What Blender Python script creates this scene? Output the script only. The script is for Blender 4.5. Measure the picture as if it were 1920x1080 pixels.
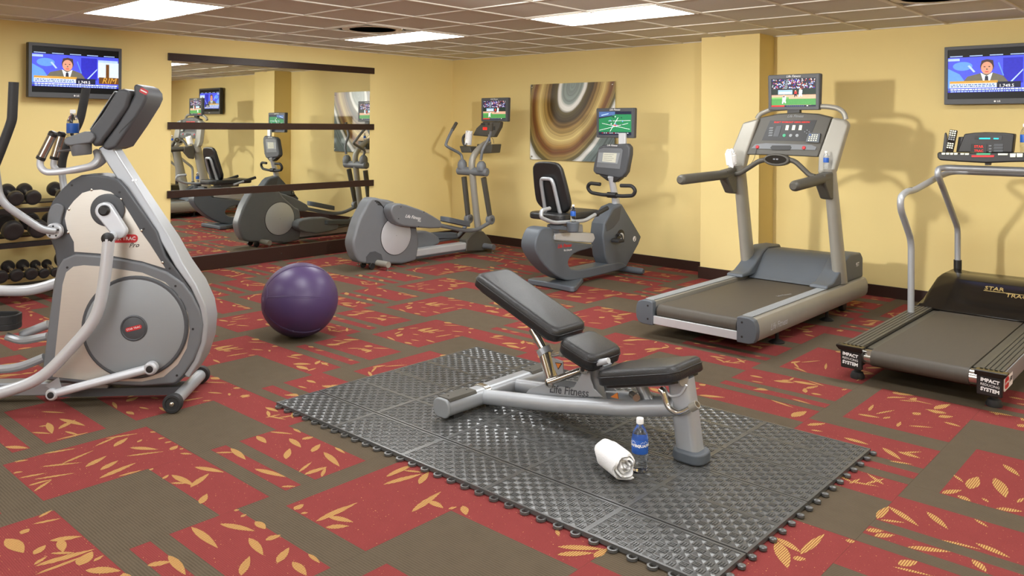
import bpy, bmesh, math, random
from mathutils import Vector, Matrix
for o in list(bpy.data.objects): bpy.data.objects.remove(o)
SC = bpy.context.scene
COL = SC.collection
random.seed(7)
# ------------------------------------------------------------------ camera
FPX, PX, PY, ROLL, HC = 1526.0, 960.0, 239.0, 0.0065, 1.4256
YAW = math.atan((2338 - 960) / FPX)
FW = Vector((-math.sin(YAW), math.cos(YAW), 0)); RT = Vector((math.cos(YAW), math.sin(YAW), 0)); UP = Vector((0, 0, 1))
cr, sr = math.cos(ROLL), math.sin(ROLL)
cam = bpy.data.cameras.new('camera'); camo = bpy.data.objects.new('camera', cam); COL.objects.link(camo)
Rc = RT * cr + UP * sr; Uc = UP * cr - RT * sr
camo.matrix_world = Matrix(((Rc.x, Uc.x, -FW.x, 0), (Rc.y, Uc.y, -FW.y, 0), (Rc.z, Uc.z, -FW.z, HC), (0, 0, 0, 1)))
cam.sensor_width = 36; cam.lens = FPX / 1920 * 36; cam.shift_y = -(540 - PY) / 1920; cam.clip_start = .05
SC.camera = camo
# ------------------------------------------------------------------ world, light, exposure
w = bpy.data.worlds.new('world'); SC.world = w; w.use_nodes = True
w.node_tree.nodes['Background'].inputs[0].default_value = (1, .93, .8, 1)
w.node_tree.nodes['Background'].inputs[1].default_value = .3
SC.view_settings.view_transform = 'Standard'; SC.view_settings.look = 'None'; SC.view_settings.gamma = 1
SC.view_settings.use_curve_mapping = False
SC.view_settings.exposure = 0.2
def area(name, loc, target, size, power, color=(1, .95, .86)):
    l = bpy.data.lights.new(name, 'AREA'); l.shape = 'SQUARE'; l.size = size; l.energy = power; l.color = color
    o = bpy.data.objects.new(name, l); COL.objects.link(o); o.location = loc
    o.rotation_euler = (Vector(target) - Vector(loc)).to_track_quat('-Z', 'Y').to_euler()
    return o
sp_l = bpy.data.lights.new('strobe_spot', 'SPOT'); sp_l.energy = 640; sp_l.spot_size = math.radians(40); sp_l.spot_blend = .6; sp_l.shadow_soft_size = .12; sp_l.color = (1, .97, .92)
sp_o = bpy.data.objects.new('strobe_spot', sp_l); COL.objects.link(sp_o); sp_o.location = (-3.95, .45, 1.93)
sp_o.rotation_euler = (Vector((-2.5, 7.2, 1.45)) - sp_o.location).to_track_quat('-Z', 'Y').to_euler()
s2_l = bpy.data.lights.new('strobe_spot_right', 'SPOT'); s2_l.energy = 800; s2_l.spot_size = math.radians(44); s2_l.spot_blend = .7; s2_l.shadow_soft_size = .15; s2_l.color = (1, .98, .95)
s2_o = bpy.data.objects.new('strobe_spot_right', s2_l); COL.objects.link(s2_o); s2_o.location = (.7, 1.3, 2.0)
s2_o.rotation_euler = (Vector((-7.0, 6.2, 1.5)) - s2_o.location).to_track_quat('-Z', 'Y').to_euler()
area('window_light', (-2.2, -2.05, 1.45), (-2.6, 3.5, .7), 2.0, 42, (.96, .98, 1))  # unseen fill lamp added behind the viewer to brighten surfaces facing it
TUBE = 17.0      # emission of the ceiling diffusers
# ------------------------------------------------------------------ pixel helpers: a photo pixel on a known plane -> a point
def ray(u, v):
    x, y = u - PX, v - PY
    X, Y = (x * cr + y * sr) / FPX, (-x * sr + y * cr) / FPX
    return FW + RT * X - UP * Y
def on(u, v, ax, val):
    d = ray(u, v); c = Vector((0, 0, HC)); t = (val - c[ax]) / d[ax]; return c + d * t
def crop(x0, y0, s): return lambda x, y: (x0 + x / s, y0 + y / s)
class Frame:
    """local frame of a thing: x to its right, y forward, z up"""
    def __init__(s, ox, oy, deg=90):
        s.o = Vector((ox, oy, 0)); a = math.radians(deg); s.deg = deg
        s.F = Vector((math.cos(a), math.sin(a), 0)); s.N = Vector((math.sin(a), -math.cos(a), 0))
    def loc(s, p):
        d = Vector(p) - s.o; return Vector((d.dot(s.N), d.dot(s.F), p[2]))
    def side(s, u, v, x):                      # plane at lateral offset x -> (y, z)
        d = ray(u, v); c = Vector((0, 0, HC)); t = (x - (c - s.o).dot(s.N)) / d.dot(s.N)
        q = s.loc(c + d * t); return (q.y, q.z)
    def front(s, u, v, y):                     # plane at forward offset y -> (x, z)
        d = ray(u, v); c = Vector((0, 0, HC)); t = (y - (c - s.o).dot(s.F)) / d.dot(s.F)
        q = s.loc(c + d * t); return (q.x, q.z)
    def p3(s, u, v, x):
        y, z = s.side(u, v, x); return (x, y, z)
    @property
    def rz(s): return math.radians(s.deg - 90)
# ------------------------------------------------------------------ materials
MATS = {}
def lin(c): return tuple((x / 12.92 if x <= .04045 else ((x + .055) / 1.055) ** 2.4) for x in c)
def rgb(r, g, b): return lin((r / 255, g / 255, b / 255))
def mat(name, col, rough=.5, metal=0, vary=.06, scale=12, bump=0, bscale=80, spec=.5, trans=0, emit=0, coat=0, stretch=None, ior=1.45):
    if name in MATS: return MATS[name]
    m = bpy.data.materials.new(name); MATS[name] = m; m.use_nodes = True
    nt = m.node_tree; N = nt.nodes; L = nt.links; b = N['Principled BSDF']
    tc = N.new('ShaderNodeTexCoord'); src = tc.outputs['Object']
    if stretch:
        mp = N.new('ShaderNodeMapping'); mp.inputs['Scale'].default_value = stretch; L.new(src, mp.inputs[0]); src = mp.outputs[0]
    nz = N.new('ShaderNodeTexNoise'); nz.inputs['Scale'].default_value = scale; nz.inputs['Detail'].default_value = 3
    L.new(src, nz.inputs['Vector'])
    mx = N.new('ShaderNodeMix'); mx.data_type = 'RGBA'
    mx.inputs[6].default_value = (*[min(1, c * (1 - vary)) for c in col], 1); mx.inputs[7].default_value = (*[min(1, c * (1 + vary)) for c in col], 1)
    L.new(nz.outputs['Fac'], mx.inputs[0]); L.new(mx.outputs[2], b.inputs['Base Color'])
    b.inputs['Roughness'].default_value = rough; b.inputs['Metallic'].default_value = metal
    b.inputs['Specular IOR Level'].default_value = spec; b.inputs['Transmission Weight'].default_value = trans
    b.inputs['Coat Weight'].default_value = coat; b.inputs['IOR'].default_value = ior
    if emit:
        L.new(mx.outputs[2], b.inputs['Emission Color']); b.inputs['Emission Strength'].default_value = emit
    if bump:
        n2 = N.new('ShaderNodeTexNoise'); n2.inputs['Scale'].default_value = bscale; n2.inputs['Detail'].default_value = 2
        L.new(src, n2.inputs['Vector'])
        bp = N.new('ShaderNodeBump'); bp.inputs['Strength'].default_value = bump; bp.inputs['Distance'].default_value = .004
        L.new(n2.outputs['Fac'], bp.inputs['Height']); L.new(bp.outputs[0], b.inputs['Normal'])
    return m
def screen(name, col, s=1.0):
    return mat(name, col, .4, vary=.12, scale=60, emit=s, spec=.2)
M = dict(
    wall=mat('wall_paint', rgb(229, 208, 145), .75, vary=.025, scale=3, bump=.05, bscale=180, spec=.25),
    column=mat('column_paint', rgb(229, 208, 145), .75, vary=.025, scale=3, bump=.05, bscale=180, spec=.25),
    dark_wood=mat('espresso_trim', rgb(48, 30, 24), .35, vary=.2, scale=8, stretch=(3, 3, 30)),
    tile=mat('ceiling_tile', rgb(206, 202, 192), .9, vary=.08, scale=160, bump=.25, bscale=300),
    grid=mat('ceiling_tbar', rgb(226, 222, 212), .55, vary=.03),
    diffuser=None,
    silver=mat('silver_paint', rgb(168, 171, 175), .38, .35, vary=.03),
    lsilver=mat('light_silver', rgb(196, 199, 204), .35, .25, vary=.03),
    wsilver=mat('warm_silver', rgb(152, 149, 140), .36, .2, vary=.04),
    chrome=mat('polished_steel', rgb(190, 186, 178), .18, .9, vary=.04),
    brushed=mat('brushed_metal', rgb(200, 194, 184), .34, .5, vary=.06, scale=6, stretch=(2, 2, 90)),
    dgrey=mat('dark_grey_plastic', rgb(74, 76, 80), .48, vary=.05),
    mgrey=mat('mid_grey_plastic', rgb(108, 111, 115), .42, vary=.05),
    lgrey=mat('light_grey_plastic', rgb(140, 144, 147), .45, vary=.04),
    bgrey=mat('blue_grey_plastic', rgb(86, 92, 99), .46, vary=.05),
    olive=mat('warm_grey_plastic', rgb(76, 73, 66), .48, vary=.05),
    black=mat('black_plastic', rgb(34, 33, 33), .42, vary=.1),
    rubber=mat('black_rubber', rgb(42, 42, 43), .6, vary=.1, bump=.2, bscale=200),
    gloss=mat('gloss_black', rgb(28, 24, 20), .16, vary=.1),
    leather=mat('black_vinyl', rgb(40, 40, 41), .33, vary=.08, scale=40, bump=.35, bscale=260),
    belt=mat('walking_belt', rgb(74, 68, 60), .55, vary=.1, scale=14, stretch=(8, 1, 1), bump=.1, bscale=400),
    white=mat('white_plastic', rgb(236, 236, 236), .4, vary=.02),
    wprint=mat('white_print', rgb(240, 240, 240), .5, vary=.02),
    red=mat('red_print', rgb(190, 40, 45), .45, vary=.05),
    gold=mat('gold_print', rgb(190, 165, 110), .4, .3, vary=.05),
    matt=mat('mat_rubber', rgb(82, 82, 81), .26, vary=.08, scale=8, spec=.6),
    ball=mat('purple_vinyl', rgb(70, 53, 92), .4, vary=.05, scale=5, bump=.05, bscale=300),
    iron=mat('black_iron', rgb(40, 38, 38), .35, vary=.15, bump=.1, bscale=90),
    towel=mat('white_terry', rgb(245, 245, 245), .95, vary=.03, bump=.8, bscale=420, spec=.1),
    glass=mat('clear_plastic', (.93, .96, 1), .04, trans=1, vary=.0, ior=1.33),
    water=mat('bottle_water', (.93, .97, 1), .02, trans=1, vary=0, ior=1.33),
    label=mat('blue_label', rgb(40, 90, 175), .4, vary=.15, scale=30),
    green=mat('green_print', rgb(60, 160, 120), .45, vary=.05),
    cream=mat('cream_key', rgb(225, 228, 205), .45, vary=.03),
    lcd=mat('lcd_glass', rgb(200, 200, 185), .2, vary=.08, scale=60),
    red_carpet=mat('carpet_red', rgb(136, 62, 60), .95, vary=.2, scale=260, bump=.6, bscale=500, spec=.1),
    brown_carpet=mat('carpet_brown', rgb(104, 92, 76), .95, vary=.2, scale=220, bump=.6, bscale=500, spec=.1, stretch=(6, 1, 1)),
    redled=screen('red_led', rgb(220, 40, 30), 1.2),
    tealled=screen('teal_lcd', rgb(40, 190, 200), .9),
)
def leafmat():
    m = mat('carpet_gold', rgb(190, 156, 94), .95, vary=.1, scale=200, bump=.6, bscale=500, spec=.1)
    nt = m.node_tree; N = nt.nodes; L = nt.links; b = N['Principled BSDF']
    tc = N.new('ShaderNodeTexCoord'); wv = N.new('ShaderNodeTexWave'); wv.wave_type = 'BANDS'; wv.bands_direction = 'X'
    wv.inputs['Scale'].default_value = 40; wv.inputs['Distortion'].default_value = 1.5
    L.new(tc.outputs['Object'], wv.inputs['Vector'])
    rp = N.new('ShaderNodeValToRGB'); rp.color_ramp.elements[0].position = .2; rp.color_ramp.elements[1].position = .6
    L.new(wv.outputs['Fac'], rp.inputs[0])
    src = b.inputs['Base Color'].links[0].from_socket
    mx = N.new('ShaderNodeMix'); mx.data_type = 'RGBA'; mx.inputs[6].default_value = (*rgb(138, 80, 56), 1)
    L.new(rp.outputs[0], mx.inputs[0]); L.new(src, mx.inputs[7]); L.new(mx.outputs[2], b.inputs['Base Color'])
    return m
M['leaf'] = leafmat()
def ribs(m, dirn, scale, dark, specks=None):
    nt = m.node_tree; N = nt.nodes; L = nt.links; b = N['Principled BSDF']
    tc = N.new('ShaderNodeTexCoord'); wv = N.new('ShaderNodeTexWave'); wv.wave_type = 'BANDS'; wv.bands_direction = dirn
    wv.inputs['Scale'].default_value = scale; wv.inputs['Distortion'].default_value = 1.2; wv.inputs['Detail'].default_value = 1
    L.new(tc.outputs['Object'], wv.inputs['Vector'])
    nz = N.new('ShaderNodeTexNoise'); nz.inputs['Scale'].default_value = 9; nz.inputs['Detail'].default_value = 6; nz.inputs['Roughness'].default_value = .75; L.new(tc.outputs['Object'], nz.inputs['Vector'])
    ad = N.new('ShaderNodeMath'); ad.operation = 'MULTIPLY'; L.new(wv.outputs['Fac'], ad.inputs[0]); L.new(nz.outputs['Fac'], ad.inputs[1])
    src = b.inputs['Base Color'].links[0].from_socket
    mx = N.new('ShaderNodeMix'); mx.data_type = 'RGBA'; mx.blend_type = 'MULTIPLY'; mx.inputs[7].default_value = (dark, dark, dark, 1)
    L.new(ad.outputs[0], mx.inputs[0]); L.new(src, mx.inputs[6]); out = mx.outputs[2]
    if specks:
        n2 = N.new('ShaderNodeTexNoise'); n2.inputs['Scale'].default_value = 130; n2.inputs['Detail'].default_value = 1; L.new(tc.outputs['Object'], n2.inputs['Vector'])
        rp = N.new('ShaderNodeValToRGB'); rp.color_ramp.elements[0].position = .735; rp.color_ramp.elements[1].position = .76; L.new(n2.outputs['Fac'], rp.inputs[0])
        m3 = N.new('ShaderNodeMix'); m3.data_type = 'RGBA'; m3.inputs[7].default_value = (*specks, 1); L.new(rp.outputs[0], m3.inputs[0]); L.new(out, m3.inputs[6]); out = m3.outputs[2]
    L.new(out, b.inputs['Base Color'])
ribs(M['brown_carpet'], 'Y', 30, .45)
ribs(M['red_carpet'], 'Y', 45, .62, rgb(200, 150, 95))
def emitmat(name, col, s):
    m = bpy.data.materials.new(name); m.use_nodes = True; nt = m.node_tree; N = nt.nodes
    N.remove(N['Principled BSDF']); e = N.new('ShaderNodeEmission'); nz = N.new('ShaderNodeTexNoise'); nz.inputs['Scale'].default_value = 3
    mx = N.new('ShaderNodeMix'); mx.data_type = 'RGBA'; mx.inputs[6].default_value = (*[c * .97 for c in col], 1); mx.inputs[7].default_value = (*col, 1)
    nt.links.new(nz.outputs['Fac'], mx.inputs[0]); nt.links.new(mx.outputs[2], e.inputs[0]); e.inputs[1].default_value = s
    nt.links.new(e.outputs[0], N['Material Output'].inputs[0]); return m
M['diffuser'] = emitmat('light_diffuser', (.95, .97, .97), TUBE)
def mirrormat():
    m = mat('mirror_glass', (.86, .88, .84), .0, 1, vary=0); return m
M['mirror'] = mirrormat()
# ------------------------------------------------------------------ mesh builder
class MB:
    def __init__(s): s.v = []; s.f = []; s.m = []; s.cur = 0
    def _add(s, vs, fs):
        b = len(s.v); s.v += [tuple(p) for p in vs]
        for f in fs: s.f.append([b + i for i in f]); s.m.append(s.cur)
        return s
    def box(s, x0, x1, y0, y1, z0, z1):
        vs = [(x, y, z) for z in (z0, z1) for y in (y0, y1) for x in (x0, x1)]
        return s._add(vs, [(0, 2, 3, 1), (4, 5, 7, 6), (0, 1, 5, 4), (2, 6, 7, 3), (0, 4, 6, 2), (1, 3, 7, 5)])
    def obox(s, c, ax, ay, az, dims):            # oriented box: centre, three axes, full sizes
        ax, ay, az = [Vector(a).normalized() * d / 2 for a, d in zip((ax, ay, az), dims)]; c = Vector(c)
        vs = [c + ax * i + ay * j + az * k for k in (-1, 1) for j in (-1, 1) for i in (-1, 1)]
        return s._add(vs, [(0, 2, 3, 1), (4, 5, 7, 6), (0, 1, 5, 4), (2, 6, 7, 3), (0, 4, 6, 2), (1, 3, 7, 5)])
    def prism(s, poly, a0, a1, axis=0):
        """poly in the other two axes (axis 0: (y,z), axis 1: (x,z), axis 2: (x,y)) extruded from a0 to a1"""
        def mk(p, a):
            return (a, p[0], p[1]) if axis == 0 else ((p[0], a, p[1]) if axis == 1 else (p[0], p[1], a))
        n = len(poly); vs = [mk(p, a0) for p in poly] + [mk(p, a1) for p in poly]
        return s._add(vs, [list(range(n))[::-1], list(range(n, 2 * n))] + [(i, (i + 1) % n, n + (i + 1) % n, n + i) for i in range(n)])
    def ring(s, outer, inner, a0, a1, axis=0):
        def mk(p, a):
            return (a, p[0], p[1]) if axis == 0 else ((p[0], a, p[1]) if axis == 1 else (p[0], p[1], a))
        n = len(outer); vs = [mk(p, a) for a in (a0, a1) for q in (outer, inner) for p in q]
        fs = []
        for i in range(n):
            j = (i + 1) % n
            fs += [(i, j, n + j, n + i), (2 * n + i, 2 * n + j, 3 * n + j, 3 * n + i), (i, j, 2 * n + j, 2 * n + i), (n + i, n + j, 3 * n + j, 3 * n + i)]
        return s._add(vs, fs)
    def loft(s, rings, cap=True):
        n = len(rings[0]); vs = [p for r in rings for p in r]; fs = []
        for k in range(len(rings) - 1):
            for i in range(n):
                j = (i + 1) % n; fs.append((k * n + i, k * n + j, (k + 1) * n + j, (k + 1) * n + i))
        if cap: fs += [list(range(n))[::-1], [(len(rings) - 1) * n + i for i in range(n)]]
        return s._add(vs, fs)
    def tube(s, pts, r, n=12, fil=0, seg=5, flat=1.0, upv=None, closed=False):
        """tube through pts; r a radius or one per point; fil rounds the corners; flat squashes it along the second axis"""
        P = [Vector(p) for p in pts]; R = list(r) if isinstance(r, (list, tuple)) else [r] * len(P)
        if fil:
            Q = [P[0]]; S = [R[0]]
            for i in range(1, len(P) - 1):
                a = P[i - 1] - P[i]; b = P[i + 1] - P[i]; d = min(fil, a.length * .48, b.length * .48)
                A = P[i] + a.normalized() * d; B = P[i] + b.normalized() * d
                for k in range(seg + 1):
                    t = k / seg; Q.append(A * (1 - t) ** 2 + P[i] * 2 * t * (1 - t) + B * t * t); S.append(R[i])
            Q.append(P[-1]); S.append(R[-1]); P, R = Q, S
        rings = []; ref = Vector(upv) if upv else None; prev = None
        for i, p in enumerate(P):
            t = (P[min(i + 1, len(P) - 1)] - P[max(i - 1, 0)]).normalized()
            if prev is None:
                h = ref if ref else (Vector((0, 0, 1)) if abs(t.z) < .9 else Vector((1, 0, 0)))
                u = (h - t * h.dot(t)).normalized()
            else:
                h = ref if ref else prev
                u = (h - t * h.dot(t)).normalized()
            prev = u; v = t.cross(u)
            rings.append([p + u * (R[i] * flat * math.cos(2 * math.pi * k / n)) + v * (R[i] * math.sin(2 * math.pi * k / n)) for k in range(n)])
        return s.loft(rings)
    def cyl(s, p0, p1, r0, r1=None, n=24):
        return s.tube([p0, p1], [r0, r0 if r1 is None else r1], n)
    def lathe(s, prof, o=(0, 0, 0), ax=(0, 0, 1), n=24):
        ax = Vector(ax).normalized(); h = Vector((1, 0, 0)) if abs(ax.x) < .9 else Vector((0, 1, 0))
        u = (h - ax * h.dot(ax)).normalized(); v = ax.cross(u); o = Vector(o)
        return s.loft([[o + ax * z + (u * math.cos(2 * math.pi * k / n) + v * math.sin(2 * math.pi * k / n)) * max(r, 1e-4) for k in range(n)] for r, z in prof])
    def sphere(s, c, r, n=20, m=12, sc=(1, 1, 1)):
        c = Vector(c)
        return s.loft([[c + Vector((sc[0] * r * math.sin(math.pi * (i + .001) / (m + .002)) * math.cos(2 * math.pi * k / n), sc[1] * r * math.sin(math.pi * (i + .001) / (m + .002)) * math.sin(2 * math.pi * k / n), -sc[2] * r * math.cos(math.pi * (i + .001) / (m + .002)))) for k in range(n)] for i in range(m + 1)])
    def quad(s, a, b, c, d): return s._add([a, b, c, d], [(0, 1, 2, 3)])
    def poly(s, pts): return s._add(pts, [list(range(len(pts)))])
    def xf(s, mtx, start=0):
        for i in range(start, len(s.v)): s.v[i] = tuple(mtx @ Vector(s.v[i]))
        return s
    def mesh(s, name, mats, smooth=True, ang=35):
        me = bpy.data.meshes.new(name); me.from_pydata(s.v, [], s.f)
        for m in (mats if isinstance(mats, (list, tuple)) else [mats]): me.materials.append(M[m] if isinstance(m, str) else m)
        for p, k in zip(me.polygons, s.m): p.material_index = k
        bm = bmesh.new(); bm.from_mesh(me); bmesh.ops.recalc_face_normals(bm, faces=bm.faces[:]); bm.to_mesh(me); bm.free()
        if smooth:
            for p in me.polygons: p.use_smooth = True
            me.set_sharp_from_angle(angle=math.radians(ang))
        return me
    def build(s, name, mats, parent=None, bevel=0, seg=2, smooth=True, label=None, ang=35):
        o = bpy.data.objects.new(name, s.mesh(name, mats, smooth, ang)); COL.objects.link(o)
        if parent: o.parent = parent
        if label: o['label'] = label
        if bevel:
            b = o.modifiers.new('bevel', 'BEVEL'); b.width = bevel; b.segments = seg; b.limit_method = 'ANGLE'; b.angle_limit = math.radians(40); b.harden_normals = True
        return o
def tag(o, label=None, cat=None, group=None, kind=None):
    if label: o['label'] = label
    if cat: o['category'] = cat
    if group: o['group'] = group
    if kind: o['kind'] = kind
    return o
def thing(name, label, cat, loc=(0, 0, 0), rz=0, group=None):
    o = bpy.data.objects.new(name, None); o.empty_display_size = .1; COL.objects.link(o); o.location = loc; o.rotation_euler = (0, 0, rz)
    return tag(o, label, cat, group)
def copy_tree(o, parent=None):
    c = o.copy(); COL.objects.link(c); c.parent = parent
    for ch in [x for x in bpy.data.objects if x.parent == o and x != c]: copy_tree(ch, c)
    return c
def rrect(w, h, r, n=5, c=(0, 0)):
    pts = []
    for cx_, cy_, a in ((w / 2 - r, h / 2 - r, 0), (-w / 2 + r, h / 2 - r, 90), (-w / 2 + r, -h / 2 + r, 180), (w / 2 - r, -h / 2 + r, 270)):
        for k in range(n + 1):
            t = math.radians(a + 90 * k / n); pts.append((c[0] + cx_ + r * math.cos(t), c[1] + cy_ + r * math.sin(t)))
    return pts
def circ(r, n=32, c=(0, 0)): return [(c[0] + r * math.cos(2 * math.pi * k / n), c[1] + r * math.sin(2 * math.pi * k / n)) for k in range(n)]
def smooth_poly(pts, k=4):
    """closed Catmull-Rom through pts"""
    out = []; n = len(pts)
    for i in range(n):
        p0, p1, p2, p3 = [Vector(pts[(i + j) % n]) for j in (-1, 0, 1, 2)]
        for a in range(k):
            t = a / k
            out.append(tuple(.5 * ((2 * p1) + (p2 - p0) * t + (2 * p0 - 5 * p1 + 4 * p2 - p3) * t * t + (3 * p1 - p0 - 3 * p2 + p3) * t ** 3)))
    return out
def spline(pts, k=6):
    P = [Vector(p) for p in pts]; P = [P[0] * 2 - P[1]] + P + [P[-1] * 2 - P[-2]]; out = []
    for i in range(1, len(P) - 2):
        p0, p1, p2, p3 = P[i - 1:i + 3]
        for a in range(k):
            t = a / k; out.append(.5 * ((2 * p1) + (p2 - p0) * t + (2 * p0 - 5 * p1 + 4 * p2 - p3) * t * t + (3 * p1 - p0 - 3 * p2 + p3) * t ** 3))
    out.append(P[-2]); return out
def text(name, body, size, o, right, up, m, parent, depth=.0006, shear=0, bold=0, width=None, label=None):
    """flat lettering: origin at its centre, running along right, standing along up"""
    cu = bpy.data.curves.new(name, 'FONT'); cu.body = body; cu.size = size; cu.align_x = 'CENTER'; cu.align_y = 'CENTER'
    cu.extrude = depth / 2; cu.shear = shear; cu.offset = bold; cu.resolution_u = 2
    t = bpy.data.objects.new('tmp', cu); COL.objects.link(t); bpy.context.view_layer.update()
    me = bpy.data.meshes.new_from_object(t.evaluated_get(bpy.context.evaluated_depsgraph_get()))
    bpy.data.objects.remove(t); me.name = name
    xs = [v.co.x for v in me.vertices]; k = (width / (max(xs) - min(xs))) if (width and xs) else 1
    r = Vector(right).normalized(); u = Vector(up); u = (u - r * u.dot(r)).normalized(); n = r.cross(u)
    mt = Matrix(((r.x, u.x, n.x, o[0]), (r.y, u.y, n.y, o[1]), (r.z, u.z, n.z, o[2]), (0, 0, 0, 1)))
    for v in me.vertices: v.co = mt @ Vector((v.co.x * k, v.co.y * k, v.co.z))
    me.materials.clear(); me.materials.append(M[m] if isinstance(m, str) else m)
    ob = bpy.data.objects.new(name, me); COL.objects.link(ob)
    if parent: ob.parent = parent
    if label: ob['label'] = label
    return ob
# ================================================================== the room
XL, XR, YB, YF, ZC = -7.62, 2.3, 7.29, -2.2, 2.286
def struct(o, label=None): o['kind'] = 'structure'; o['label'] = label if label else o.name.replace('_', ' '); return o
floor = struct(MB().box(XL - .1, XR + .1, YF - .1, YB + .1, -.1, -.004).build('floor', 'brown_carpet'), 'floor of red and brown carpet tiles with gold leaf flecks')
wl = struct(MB().box(XL - .12, XL, YF - .1, YB + .12, -.1, 2.5).build('wall_left', 'wall'), 'yellow painted wall with the mirror')
wb = struct(MB().box(XL - .12, XR + .12, YB, YB + .12, -.1, 2.5).build('wall_back', 'wall'), 'yellow painted wall behind the cardio machines')
wr = struct(MB().box(XR, XR + .12, YF - .1, YB + .12, -.1, 2.5).build('wall_right', 'wall'), 'yellow painted wall on the right')
wf = struct(MB().box(XL - .12, XR + .12, YF - .12, YF, -.1, 2.5).build('wall_front', 'wall'), 'yellow painted wall behind the viewer')
w1 = struct(MB().ring([(-3.3, .4), (-1.1, .4), (-1.1, 2.2), (-3.3, 2.2)], [(-3.22, .48), (-1.18, .48), (-1.18, 2.12), (-3.22, 2.12)], YF, YF + .05, 1).build('window_1', 'grid'), 'white framed window behind the viewer')  # made-up opening, added only to house the fill lamp
MB().box(-3.23, -1.17, YF + .01, YF + .02, .47, 2.13).build('pane', emitmat('window_daylight', (.9, .95, 1), 1.2), w1)  # glowing sheet added inside the frame as extra fill, no real daylight
cx0, cx1, cyf = -3.875, -3.285, 6.985
struct(MB().box(cx0, cx1, cyf, YB + .02, -.05, ZC + .05).build('wall_column', 'column', bevel=.004), 'square yellow pilaster standing out from the back wall')
BH = .097
def bb(name, *b): return struct(MB().box(*b).build(name, 'dark_wood', bevel=.003), 'dark brown baseboard')
bb('baseboard_back', XL, cx0, YB - .014, YB + .02, -.02, BH)
bb('baseboard_back_right', cx1, XR, YB - .014, YB + .02, -.02, BH)
bb('baseboard_column', cx0 - .014, cx1 + .014, cyf - .014, cyf + .05, -.02, BH + .012)
bb('baseboard_left', XL - .02, XL + .014, YF, 3.52, -.02, BH)
bb('baseboard_left_corner', XL - .02, XL + .014, 6.02, YB, -.02, BH)
bb('baseboard_right', XR - .014, XR + .02, YF, YB, -.02, BH)
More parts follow.
